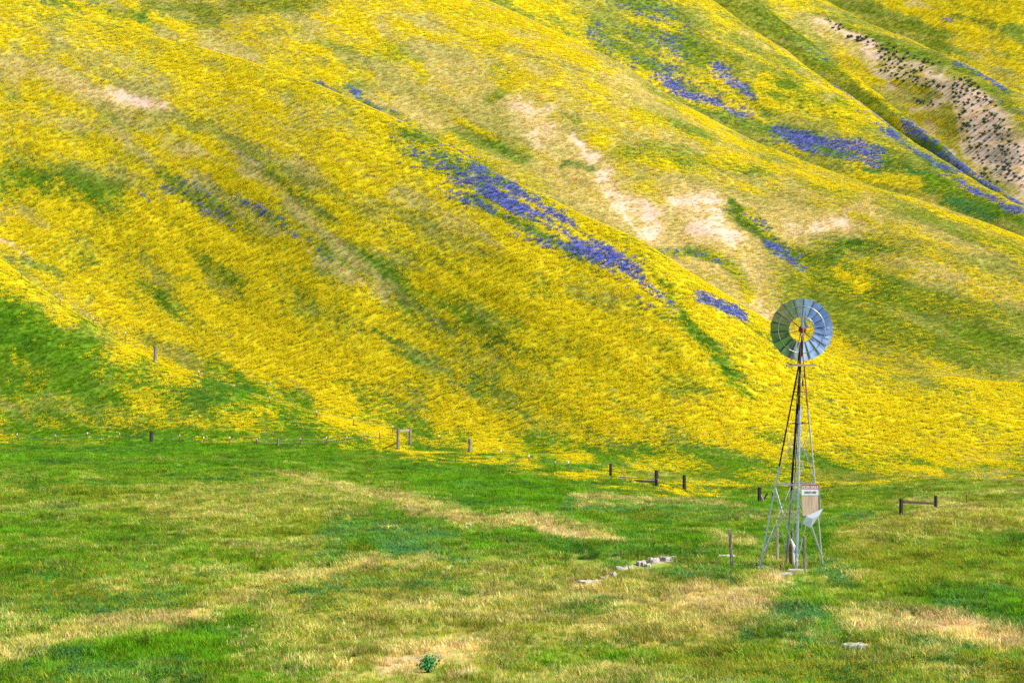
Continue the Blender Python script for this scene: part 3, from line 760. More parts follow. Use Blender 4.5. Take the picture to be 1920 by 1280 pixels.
# ------------------------------------------------------------------ plant templates
def blade(mb, x, y, h, wd, lean, az, mi=0, kink=.5):
    c, s = math.cos(az), math.sin(az); px, py = -s * wd / 2, c * wd / 2
    dx, dy = c * lean, s * lean
    mb.add([(x - px, y - py, -.05), (x + px, y + py, -.05), (x + dx * kink * .6 + px * .8, y + dy * kink * .6 + py * .8, h * .6), (x + dx * kink * .6 - px * .8, y + dy * kink * .6 - py * .8, h * .6), (x + dx, y + dy, h)], [(0, 1, 2, 3), (3, 2, 4)], mi)
def tuft(seed, n=40, h=.25, r=.24, wd=.017):
    rd = random.Random(seed); mb = MB()
    for i in range(n):
        a = rd.uniform(0, 6.283); q = r * math.sqrt(rd.random())
        blade(mb, q * math.cos(a), q * math.sin(a), h * rd.uniform(.45, 1.1), wd * rd.uniform(.7, 1.4), rd.uniform(.06, .28), rd.uniform(0, 6.283))
    return mb
def flowers(seed, n=24, h=.20, r=.27, fs=.07, nb=12):
    rd = random.Random(seed); mb = MB()
    for i in range(nb):
        a = rd.uniform(0, 6.283); q = r * math.sqrt(rd.random())
        blade(mb, q * math.cos(a), q * math.sin(a), h * rd.uniform(.5, .95), .024, rd.uniform(.03, .12), rd.uniform(0, 6.283), 1)
    for i in range(n):
        a = rd.uniform(0, 6.283); q = r * math.sqrt(rd.random()); x, y, z = q * math.cos(a), q * math.sin(a), h * rd.uniform(.65, 1.15)
        nrm = Vector((rd.gauss(0, .5), rd.gauss(0, .5), 1)).normalized(); t = nrm.orthogonal().normalized(); b = nrm.cross(t); f = fs * rd.uniform(.6, 1.25)
        ring = [Vector((x, y, z)) + (t * math.cos(k * 1.2566) + b * math.sin(k * 1.2566)) * f * (.8 + .3 * rd.random()) * .55 for k in range(5)]
        mb.add([Vector((x, y, z - f * .18))] + ring, [(0, 1 + k, 1 + (k + 1) % 5) for k in range(5)], 0)
    return mb
def spikes(seed, n=13, h=.34, r=.25):
    rd = random.Random(seed); mb = MB()
    for i in range(16):
        a = rd.uniform(0, 6.283); q = r * math.sqrt(rd.random())
        blade(mb, q * math.cos(a), q * math.sin(a), h * rd.uniform(.4, .7), .04, rd.uniform(.05, .14), rd.uniform(0, 6.283), 1)
    for i in range(n):
        a = rd.uniform(0, 6.283); q = r * math.sqrt(rd.random()); x, y = q * math.cos(a), q * math.sin(a); hh = h * rd.uniform(.7, 1.15)
        k = rd.uniform(.03, .05)
        vs = [(x, y, hh * .35)] + [(x + k * math.cos(j * 2.094), y + k * math.sin(j * 2.094), hh * .6) for j in range(3)] + [(x, y, hh)]
        mb.add(vs, [(0, 1, 2), (0, 2, 3), (0, 3, 1), (1, 4, 2), (2, 4, 3), (3, 4, 1)], 0)
    return mb
def weed(seed, n=46, h=.30, r=.3):
    rd = random.Random(seed); mb = MB()
    for i in range(n):
        a = rd.uniform(0, 6.283); q = r * rd.random() ** .5; z = h * rd.uniform(.1, 1) * (1 - .5 * (q / r) ** 2)
        nrm = Vector((rd.gauss(0, 1), rd.gauss(0, 1), .9)).normalized(); t = nrm.orthogonal().normalized(); b = nrm.cross(t); c = Vector((q * math.cos(a), q * math.sin(a), z))
        l, wd = rd.uniform(.07, .13), rd.uniform(.025, .05)
        mb.add([c - t * l * .5, c + b * wd * .5, c + t * l * .5, c - b * wd * .5], [(0, 1, 2, 3)], 0)
    return mb
def stuff(name, label, cat, temps, mats, pos, scl, tint):
    """points plus plant templates in one mesh; geometry nodes set the plants on the points"""
    V, FV, FT, MI, TP = [np.asarray(pos, np.float32)], [], [], [], [np.zeros(len(pos), np.int32)]
    k = len(pos)
    for j, t in enumerate(temps):
        V.append(np.array(t.v, np.float32)); TP.append(np.full(len(t.v), j + 1, np.int32))
        for f, mi in zip(t.f, t.m): FV.append([i + k for i in f]); MI.append(mi)
        k += len(t.v)
    V = np.concatenate(V); TP = np.concatenate(TP)
    me = bpy.data.meshes.new(name); me.vertices.add(len(V)); me.vertices.foreach_set('co', V.ravel())
    lens = [len(f) for f in FV]; me.loops.add(sum(lens)); me.loops.foreach_set('vertex_index', np.concatenate(FV).astype(np.int32))
    me.polygons.add(len(FV)); me.polygons.foreach_set('loop_start', np.concatenate([[0], np.cumsum(lens)[:-1]]).astype(np.int32))
    me.polygons.foreach_set('material_index', np.array(MI, np.int32)); me.update(calc_edges=True)
    def attr(n, ty, dat, key):
        a = me.attributes.new(n, ty, 'POINT'); a.data.foreach_set(key, dat)
    ex = len(V) - len(pos)
    attr('template', 'INT', TP, 'value')
    s3 = np.stack([scl, scl, np.minimum(scl, .75 + .18 * scl)], 1)
    attr('size', 'FLOAT_VECTOR', np.r_[s3, np.ones((ex, 3))].astype(np.float32).ravel(), 'vector')
    attr('tint', 'FLOAT_COLOR', np.r_[np.c_[tint, np.ones(len(pos))], np.ones((ex, 4))].astype(np.float32).ravel(), 'color')
    n_ = len(pos); px, py = pos[:, 0], pos[:, 1]; e = .6
    gx = (height(px + e, py) - height(px - e, py)) / (2 * e); gy = (height(px, py + e) - height(px, py - e)) / (2 * e)
    zx = np.stack([-gx * .92 + rng.normal(0, .09, n_), -gy * .92 + rng.normal(0, .09, n_), np.ones(n_)], 1); zx /= np.linalg.norm(zx, axis=1, keepdims=True)
    sp = rng.uniform(0, 6.283, n_); h_ = np.stack([np.cos(sp), np.sin(sp), 0 * sp], 1)
    xx = h_ - zx * (h_ * zx).sum(1, keepdims=True); xx /= np.linalg.norm(xx, axis=1, keepdims=True); yx = np.cross(zx, xx)
    rot = np.zeros((len(V), 3), np.float32)      # plants follow the slope they stand on
    rot[:n_, 0] = np.arctan2(yx[:, 2], zx[:, 2]); rot[:n_, 1] = np.arcsin(np.clip(-xx[:, 2], -1, 1)); rot[:n_, 2] = np.arctan2(xx[:, 1], xx[:, 0])
    attr('turn', 'FLOAT_VECTOR', rot.ravel(), 'vector')
    for m in mats: me.materials.append(m)
    o = link(bpy.data.objects.new(name, me)); tag(o, label, cat, kind='stuff')
    ng = bpy.data.node_groups.new(name + '_scatter', 'GeometryNodeTree')
    ng.interface.new_socket('Geometry', in_out='INPUT', socket_type='NodeSocketGeometry'); ng.interface.new_socket('Geometry', in_out='OUTPUT', socket_type='NodeSocketGeometry')
    N = ng.nodes.new; L = ng.links.new
    gi, go = N('NodeGroupInput'), N('NodeGroupOutput')
    def named(n, ty):
        x = N('GeometryNodeInputNamedAttribute'); x.data_type = ty; x.inputs['Name'].default_value = n; return x.outputs['Attribute']
    tp = named('template', 'INT')
    def sepr(val, src):
        c = N('FunctionNodeCompare'); c.data_type = 'INT'; c.operation = 'EQUAL'; L(tp, c.inputs[2]); c.inputs[3].default_value = val
        s = N('GeometryNodeSeparateGeometry'); s.domain = 'POINT'; L(src, s.inputs[0]); L(c.outputs[0], s.inputs[1]); return s.outputs[0]
    g2 = N('GeometryNodeGeometryToInstance')
    for j in range(len(temps), 0, -1): L(sepr(j, gi.outputs[0]), g2.inputs[0])
    ip = N('GeometryNodeInstanceOnPoints'); L(sepr(0, gi.outputs[0]), ip.inputs['Points']); L(g2.outputs[0], ip.inputs['Instance'])
    ip.inputs['Pick Instance'].default_value = True
    rv = N('FunctionNodeRandomValue'); rv.data_type = 'INT'; rv.inputs[4].default_value = 0; rv.inputs[5].default_value = len(temps) - 1
    L(rv.outputs[2], ip.inputs['Instance Index'])
    L(named('turn', 'FLOAT_VECTOR'), ip.inputs['Rotation']); L(named('size', 'FLOAT_VECTOR'), ip.inputs['Scale']); L(ip.outputs[0], go.inputs[0])
    md = o.modifiers.new('scatter', 'NODES'); md.node_group = ng
    return o
def scatter():
    xs, ys = [], []
    e = np.exp(np.arange(math.log(52), math.log(960), .05))
    knots = ([52, 90, 130, 180, 250, 330, 450, 600, 960], [28, 20, 14, 11, 10, 8.5, 5.5, 3.4, 1.8])
    for a, b in zip(e[:-1], e[1:]):
        rho = np.interp((a + b) / 2, *knots); n = int(rho * (2280 / F) * (b * b - a * a) / 2)
        u = rng.uniform(-180, 2100, n); y = np.sqrt(rng.uniform(a * a, b * b, n)); xs.append((u - 960) / F * y); ys.append(y)
    x, y = np.concatenate(xs), np.concatenate(ys)
    z = height(x, y); u = 960 + F * x / y; v = HV - F * (z - HC) / y
    hor = samp(VPREV, u, y)
    keep = (v < hor + 14) & (v > -60) & (v < 1420)
    for px, py in KEEP:
        k = np.where((np.abs(x - px - (y - py) * px / py) < .42) & (y < py + .5) & (y > py - 1.0 - py * .006))[0]
        keep[k[rng.random(len(k)) < .75]] = False
    for px, py, rx, ry in STONES:
        keep &= ~((np.abs(x - px) < rx * .9) & (y < py + ry) & (y > py - ry - .7) & (rng.random(len(x)) < .93))
    x, y, z = x[keep], y[keep], z[keep]
    M, lay, u, v = cover(x, y, z)
    n = len(x); r = rng.random(n); j = rng.random(n)
    big = np.interp(y, [52, 90, 150, 250, 400, 700], [.8, .9, 1.0, 1.1, 1.3, 1.9])
    clump = .62 + .95 * sst(.32, .72, fbm(x / 1.3, y / 2.2, s=95, o=2)); clump = np.where(lay == 0, clump, 1)
    pY = M[:, 6]; pP = M[:, 7]; pO = M[:, 8] * .4
    bare = M[:, 3] / (M[:, :6].sum(1) + 1e-6)
    isP = r < pP
    isY = ~isP & (rng.random(n) < pY * .95)
    rest = ~isP & ~isY
    isW = rest & (rng.random(n) < (M[:, 4] * .7 + M[:, 5] * .25))
    isO = rest & ~isW & (rng.random(n) < pO)
    isG = rest & ~isW & ~isO & (rng.random(n) > bare * .88)
    pos = np.stack([x, y, z], 1)
    bc = basecol(M)
    # individual tufts lean towards one cover of their mixture
    pick = (M[:, :6] / (M[:, :6].sum(1, keepdims=True) + 1e-6)).cumsum(1)
    idx = np.minimum((rng.random(n)[:, None] > pick).sum(1), 5)
    TCOL = BASECOL.copy(); TCOL[3] = (.50, .32, .19); own = TCOL[idx]; far = np.clip(y[:, None] / 500, .3, .8); tc = far * bc + (1 - far) * own
    tc *= rng.uniform(.66, 1.4, (n, 1)); tc[:, 0] *= rng.uniform(.85, 1.2, n)
    tc *= 1.3; tc *= np.where(lay == 0, 1.16 - .34 * sst(.35, .7, fbm(x / 1.1, y / 2.4, s=96, o=2)), 1)[:, None]
    yc = YEL * rng.uniform(.85, 1.12, (n, 1)); yc[:, 1] *= rng.uniform(.86, 1.1, n)
    pc = PUR * rng.uniform(.8, 1.5, (n, 1)); pc[:, :2] *= rng.uniform(.8, 1.7, (n, 1))
    wc = np.where((M[:, 4:5] > .2), BASECOL[4], BASECOL[5] * 1.3) * rng.uniform(.8, 1.5, (n, 1))
    oc = ORA * rng.uniform(.7, 1.2, (n, 1))
    gm = plant_mat('grass_blades'); pm = plant_mat('petals', jitter=.12, trans=.25)
    st = plant_mat('flower_stems', attr=False, col=(.20, .25, .02), jitter=.35); wm = plant_mat('weed_leaves', jitter=.3)
    stuff('yellow_wildflowers', 'sheets of small yellow wildflowers spread over the hillsides', 'wildflowers', [flowers(1), flowers(2), flowers(3)], [pm, st], pos[isY], big[isY] * rng.uniform(.7, 1.3, isY.sum()), yc[isY])
    stuff('purple_wildflowers', 'violet blue wildflower spikes in drifts below the ridges', 'wildflowers', [spikes(4), spikes(5)], [pm, st], pos[isP], big[isP] * rng.uniform(.45, 1.05, isP.sum()), pc[isP])
    stuff('orange_wildflowers', 'sprinkling of tiny orange blooms in the near meadow', 'wildflowers', [flowers(6, 9, .3, .2, .05), flowers(7, 7, .3, .2, .05)], [pm, st], pos[isO], big[isO] * rng.uniform(.7, 1.1, isO.sum()), oc[isO])
    stuff('grass', 'long spring grass, green in the valley and straw coloured on dry ground', 'grass', [tuft(11), tuft(12), tuft(13, 30, .30, .26, .015)], [gm], pos[isG], big[isG] * clump[isG] * rng.uniform(.65, 1.25, isG.sum()) * (1 - .45 * bare[isG]), tc[isG])
    stuff('weeds', 'leafy blue green weeds growing among the meadow grass', 'weeds', [weed(21), weed(22)], [wm], pos[isW], big[isW] * rng.uniform(.6, 1.15, isW.sum()), wc[isW])
    print('SCATTER', n, isY.sum(), isP.sum(), isG.sum(), isW.sum(), isO.sum())
# ------------------------------------------------------------------ placing helpers
def at(u, v=None, y=None):
    """ground point under photo pixel (u, v) found by walking out along that sight line, or at distance y"""
    if y is None:
        for q in np.arange(56, 700, .25):
            x = (u - 960) / F * q
            zz = h1(x, q)
            if HV - F * (zz - HC) / q <= v: y = q; break
    x = (u - 960) / F * y
    return Vector((x, y, h1(x, y)))
def at_fast(u, v, lo, hi):
    q = np.arange(lo, hi, .2); x = (u - 960) / F * q; z = height(x, q); vv = HV - F * (z - HC) / q
    k = np.argmax(vv <= v) if (vv <= v).any() else len(q) - 1
    return Vector((x[k], q[k], z[k]))
W_dark = wood_mat('weathered_dark_wood', (.018, .014, .014), (.075, .055, .05))
W_grey = wood_mat('weathered_grey_wood', (.10, .085, .075), (.34, .29, .25))
W_pale = wood_mat('pale_post_wood', (.22, .16, .11), (.50, .40, .30))
M_rust = mat('rusty_steel', (.30, .10, .06), .85, 0, .4, 20)
M_white = mat('white_post_paint', (.78, .76, .74), .6, 0, .1)
M_galv = mat('galvanised_steel', (.55, .58, .62), .38, .85, .25, 14, spec=.5)
M_dull = mat('dull_zinc', (.42, .42, .45), .55, .6, .35, 10)
M_bladeM = mat('galvanised_sheet', (.52, .62, .74), .28, 1., .25, 6)
M_darksteel = mat('dark_rusted_iron', (.055, .035, .035), .75, .3, .5, 16)
M_red = mat('red_painted_iron', (.30, .035, .03), .6, .1, .4, 18)
M_blue = mat('bluish_sheet_metal', (.20, .33, .52), .35, .7, .2, 8)
M_conc = mat('weathered_concrete', (.42, .38, .34), .95, 0, .5, 9)
M_stone = mat('pale_rubble', (.50, .43, .36), .95, 0, .55, 9)
def stand(u, vb, y, span=14):
    q = np.arange(y - span, y + span, .25); x = (u - 960) / F * q; z = height(x, q); vv = HV - F * (z - HC) / q
    hor = samp(VPREV, u + 0 * q, q)
    return float(q[np.argmin(np.abs(vv - vb) + .05 * np.abs(q - y) + 3 * np.maximum(0, vv - hor - 1))])
# ------------------------------------------------------------------ fences
def jit_post(name, p, hgt, wd, m, rz=.4, tilt=(0, 0), depth=None, parent=None, notch=False):
    """squared or round timber with a worn top"""
    mb = MB(); n = 4 if depth else 8; rd = random.Random(int(p[0] * 100 + p[1] * 7))
    rings = []
    zs = [-.35, 0, hgt * .25, hgt * .5, hgt * .78, hgt]
    for k, z in enumerate(zs):
        f = 1 - .05 * k / 5 + rd.uniform(-.03, .03)
        if notch and k == 3: f *= .8
        ring = []
        for j in range(8):
            a = 2 * math.pi * j / 8 + .39
            if depth:  # rounded square
                q = Vector((math.copysign(min(1, abs(math.cos(a)) * 1.32), math.cos(a)) * wd / 2, math.copysign(min(1, abs(math.sin(a)) * 1.32), math.sin(a)) * depth / 2))
            else: q = Vector((math.cos(a) * wd / 2, math.sin(a) * wd / 2))
            q = q * (f + rd.uniform(-.03, .03)); ring.append((q.x + tilt[0] * z, q.y + tilt[1] * z, z + (rd.uniform(-.025, .02) if k == 5 else 0)))
        rings.append(ring)
    vs = [v for r in rings for v in r]; fs = []
    for k in range(len(rings) - 1):
        for j in range(8): fs.append((k * 8 + j, k * 8 + (j + 1) % 8, (k + 1) * 8 + (j + 1) % 8, (k + 1) * 8 + j))
    fs += [tuple(range(8))[::-1], tuple(40 + j for j in range(8))]
    mb.add(vs, fs)
    o = mb.build(name, m, parent)
    o.location = p; o.rotation_euler = (0, 0, rz)
    return o
def t_post_meshes():
    a = MB(); a.box((0, 0, .3), (.045, .012, 1.3)); a.box((0, .025, .3), (.012, .04, 1.3))
    for z in np.arange(.1, .9, .12): a.box((0, -.012, z), (.02, .014, .03))
    b = MB(); b.box((0, 0, 1.05), (.052, .019, .2)); b.box((0, .028, 1.05), (.019, .046, .2))
    return a.mesh('t_post_shaft', M_rust), b.mesh('t_post_tip', M_white)
TS, TT = t_post_meshes()
ref_t = None
def t_post(u, vtop, y, label, group, vbot=None):
    """steel T-post whose white tip shows at photo row vtop when it stands at distance y"""
    global ref_t
    y = stand(u, vbot if vbot else vtop + 17, y)
    x = (u - 960) / F * y; zg = h1(x, y); ztop = HC + (HV - vtop) / F * y
    if ref_t is None:
        root = empty('steel_fence_post', (0, 0, 0)); s = link(bpy.data.objects.new('shaft', TS), root); t = link(bpy.data.objects.new('white_tip', TT), root); ref_t = (root, s, t); r = root
        parts = (s, t)
    else:
        r = ref_t[0].copy(); COL.objects.link(r); parts = []
        for q in ref_t[1:]:
            c = q.copy(); COL.objects.link(c); c.parent = r; parts.append(c)
    hh = min(max(ztop - zg, .85), 1.9)
    r.location = (x, y, zg + hh - 1.15); r.rotation_euler = (random.uniform(-.03, .03), random.uniform(-.03, .03), random.uniform(-.6, .6))
    for q in parts: q.scale = (2.0, 2.0, 1)
    tag(r, label, 'fence post', group)
    return Vector((x, y, zg + hh)), Vector((x, y, zg))
front_pts = []
G1 = 'steel posts of the fence along the foot of the hill'
fr = [(33, 812, 256, 'leftmost steel post of the level fence at the left edge'), (103.5, 814, 256, 'steel post second from the left edge in the level fence'), (163, 810, 256, 'third steel post from the left in the level fence'), (224, 811, 256, 'steel post just left of the dark timber post in the level fence'), (336, 814, 254, 'steel post just right of the dark timber post in the level fence'), (382, 818, 253, 'short white tipped steel post half buried in grass on the level fence'), (431, 818, 252, 'rusty steel post midway between the dark timber post and slim grey post'), (480.7, 820, 250, 'steel post just left of the slim grey post in the level fence'), (563.7, 820, 246, 'steel post just right of the slim grey post in the level fence'), (612.5, 818, 243, 'rusty steel post second to the right of the slim grey post'), (651, 817, 241, 'steel post third left of the timber brace'), (682.7, 812, 240, 'steel post second left of the timber brace'), (712, 807.5, 239, 'steel post nearest the timber brace on the level fence')]
for u, v, y, lab in fr: front_pts.append(t_post(u, v, y, lab, G1)[0])
G2 = 'steel posts of the fence climbing the hill'
cl = [(40, 508, 303, 'highest steel post on the climbing fence at the left edge'), (113, 558, 292, 'second highest steel post on the climbing fence'), (175.5, 595, 286, 'third highest steel post on the climbing fence'), (235, 622, 281, 'steel post just uphill of the climbing fence timber post'), (373, 695, 269, 'first steel post downhill of the climbing fence timber post'), (437.5, 720.5, 265, 'second steel post downhill of the climbing fence timber post'), (505.5, 742.5, 261, 'steel post beside dark green weeds low on the climbing fence'), (594, 769, 256, 'third steel post uphill from the timber brace'), (663, 781.5, 251, 'second steel post uphill from the timber brace'), (736, 797, 246, 'steel post of the climbing fence nearest the timber brace')]
climb = [t_post(u, v, y, lab, G2)[0] for u, v, y, lab in cl]
G3 = 'steel posts between the timber brace and the pipe gate'
md = [(824, 815, 238, 'steel post between the timber brace and the notched timber post'), (939, 843, 226, 'steel post right of the notched timber post'), (992, 853, 222, 'second steel post right of the notched timber post'), (1040.6, 866, 217, 'short steel post in grass left of the pipe gate'), (1067, 865, 215, 'steel post nearest the pipe gate')]
mid = [t_post(u, v, y, lab, G3)[0] for u, v, y, lab in md]
def timber(name, u, vt, vb, y, wpx, m, label, group=None, square=True, rz=.45, lean=(0, 0), notch=False, extra=0):
    y = stand(u, vb, y, 16); x = (u - 960) / F * y; zg = h1(x, y); zt = HC + (HV - vt) / F * y
    wd = wpx / F * y
    o = jit_post(name, Vector((x, y, zg)), max(zt - zg, .5), wd * (.78 if square else 1), m, rz, lean, wd * .7 if square else None, None, notch)
    tag(o, label, 'fence post', group); return o, Vector((x, y, zt)), Vector((x, y, zg))
timber('timber_fence_post', 283.7, 808.7, 828, 254, 8.5, W_dark, 'dark squared timber post in the level fence at left')
timber('timber_fence_post', 521, 821.5, 838, 248, 4.2, W_grey, 'slim pale grey timber post in the level fence', square=False)
timber('timber_fence_post', 290.5, 649, 677, 276, 8, W_grey, 'grey timber post standing among yellow flowers on the climbing fence', lean=(.07, .02), rz=.5)
timber('timber_fence_post', 881, 822, 848, 232, 8, W_grey, 'grey notched timber post right of the timber brace', notch=True, rz=.6)
timber('timber_fence_post', 1283, 890, 921, 172, 6.8, W_dark, 'dark round timber post right of the pipe gate', square=False)
timber('slim_fence_post', 1813, 926.5, 948, 147, 2.4, M_rust, 'lone slim rusty post right of the dark rail', square=False)
timber('slim_fence_post', 1449, 924, 949, 150, 3.2, W_dark, 'thin dark post seen through the windmill legs at left', square=False)
# timber brace: two posts and a top rail
def brace():
    y1, y2 = stand(746.5, 845, 236), stand(769, 834, 245)
    x1, x2 = (746.5 - 960) / F * y1, (769 - 960) / F * y2
    z1, z2 = h1(x1, y1), h1(x2, y2)
    r = empty('timber_brace', (x1, y1, z1)); tag(r, 'weathered timber brace of two posts joined by a top rail', 'fence brace')
    t1, t2 = HC + (HV - 802.5) / F * y1, HC + (HV - 801) / F * y2
    jit_post('post', Vector((0, 0, 0)), t1 - z1, .30, W_grey, .5, (0, 0), .26, r)
    jit_post('post', Vector((x2 - x1, y2 - y1, z2 - z1)), t2 - z2, .30, W_grey, .5, (0, 0), .26, r)
    mb = MB(); a = Vector((.13, .1, HC + (HV - 807.5) / F * y1 - z1)); b = Vector((x2 - x1 - .13, y2 - y1 - .1, HC + (HV - 806) / F * y2 - z1))
    mb.beam(a, b, .14, .24); mb.build('rail', W_pale, r)
brace()
def pipe_gate():
    y1, y2 = stand(1145, 899, 195, 22), stand(1231, 911, 182, 22)
    x1, x2 = (1145 - 960) / F * y1, (1231 - 960) / F * y2; z1, z2 = h1(x1, y1), h1(x2, y2)
    r = empty('pipe_gate', (x1, y1, z1)); tag(r, 'low gate of grey rails hung between two dark timber posts in the grass', 'gate')
    jit_post('post', Vector((0, 0, 0)), HC + (HV - 869) / F * y1 - z1, .24, W_dark, .3, (0, 0), None, r)
    jit_post('post', Vector((x2 - x1, y2 - y1, z2 - z1)), HC + (HV - 881) / F * y2 - z2, .28, W_dark, .5, (0, 0), .26, r)
    def zz(v, y): return HC + (HV - v) / F * y - z1
    dx, dy = x2 - x1, y2 - y1
    a = MB(); a.tube([(-.15, -.16, zz(892, y1)), (dx + .12, dy - .18, zz(898.5, y2))], .045, 10); a.build('pipe_rail', M_dull, r, True)
    b = MB(); f = .28; b.beam((dx * f, dy * f - .17, zz(899.5, y1 + dy * f)), (dx + .1, dy - .17, zz(902.5, y2)), .05, .17); b.build('board_rail', W_grey, r)
    c = MB(); c.beam((dx * .78, dy * .78 - .1, zz(908, y2 + 1.5)), (dx * .95, dy * .95 - .1, zz(909, y2)), .12, .13); c.build('loose_board', mat('faded_red_paint', (.5, .16, .12), .8, 0, .4, 20), r)
pipe_gate()
def dark_rail():
    y1, y2 = stand(1689.5, 963, 131), stand(1754.5, 951, 139)
    x1, x2 = (1689.5 - 960) / F * y1, (1754.5 - 960) / F * y2; z1, z2 = h1(x1, y1), h1(x2, y2)
    r = empty('rail_brace', (x1, y1, z1)); tag(r, 'black timber rail between two stubby dark posts on the swell at right', 'fence brace')
    t1, t2 = HC + (HV - 934.7) / F * y1, HC + (HV - 929) / F * y2
    jit_post('post', Vector((0, 0, 0)), t1 - z1, .19, W_dark, .2, (0, 0), .18, r)
    jit_post('post', Vector((x2 - x1, y2 - y1, z2 - z1)), t2 - z2, .2, W_dark, .2, (0, 0), .2, r)
    a = MB(); a.beam((.1, 0, HC + (HV - 940.5) / F * y1 - z1), (x2 - x1 - .1, y2 - y1, HC + (HV - 943.5) / F * y2 - z1), .08, .13); a.build('rail', W_dark, r)
dark_rail()
def broken_corner():
    y = stand(1424, 943, 150, 20); x = (1424 - 960) / F * y; z = h1(x, y)
    r = empty('broken_corner_post', (x, y, z)); tag(r, 'thick dark corner post with two broken struts leaning beside it', 'fence post')
    def loc(u, v, yy=y): return Vector(((u - 960) / F * yy - x, yy - y, HC + (HV - v) / F * yy - z))
    jit_post('post', Vector((0, 0, 0)), HC + (HV - 913) / F * y - z, .25, W_dark, .1, (0, 0), .24, r)
    a = MB(); a.beam(loc(1426.5, 928, y - .4), loc(1436, 949, y - .8), .09, .09); a.build('strut', W_grey, r)
    a = MB(); a.beam(loc(1431.5, 937, y - .2), loc(1439, 924.5, y - .1), .09, .09); a.build('strut', W_dark, r)
broken_corner()
M_wire = mat('galvanised_wire', (.30, .38, .36), .6, .5)
def wires(name, pts, label, drops, r=.011):
    mb = MB()
    for dz in drops:
        path = []
        for a, b in zip(pts[:-1], pts[1:]):
            for t in (0, .33, .67): path.append(a.lerp(b, t) + Vector((0, 0, -dz - .09 * math.sin(math.pi * t))))
        path.append(pts[-1] - Vector((0, 0, dz)))
        mb.tube(path, r, 5)
    o = mb.build(name, M_wire); tag(o, label, 'fence wire')
wires('fence_wire', front_pts, 'thin sagging wires strung along the level fence at left', (.14, .45), .008)
wires('fence_wire', climb, 'thin wires strung up the climbing fence', (.2,), .008)
wires('fence_wire', mid, 'thin wires strung from the timber brace towards the pipe gate', (.2,), .008)
KEEP = []
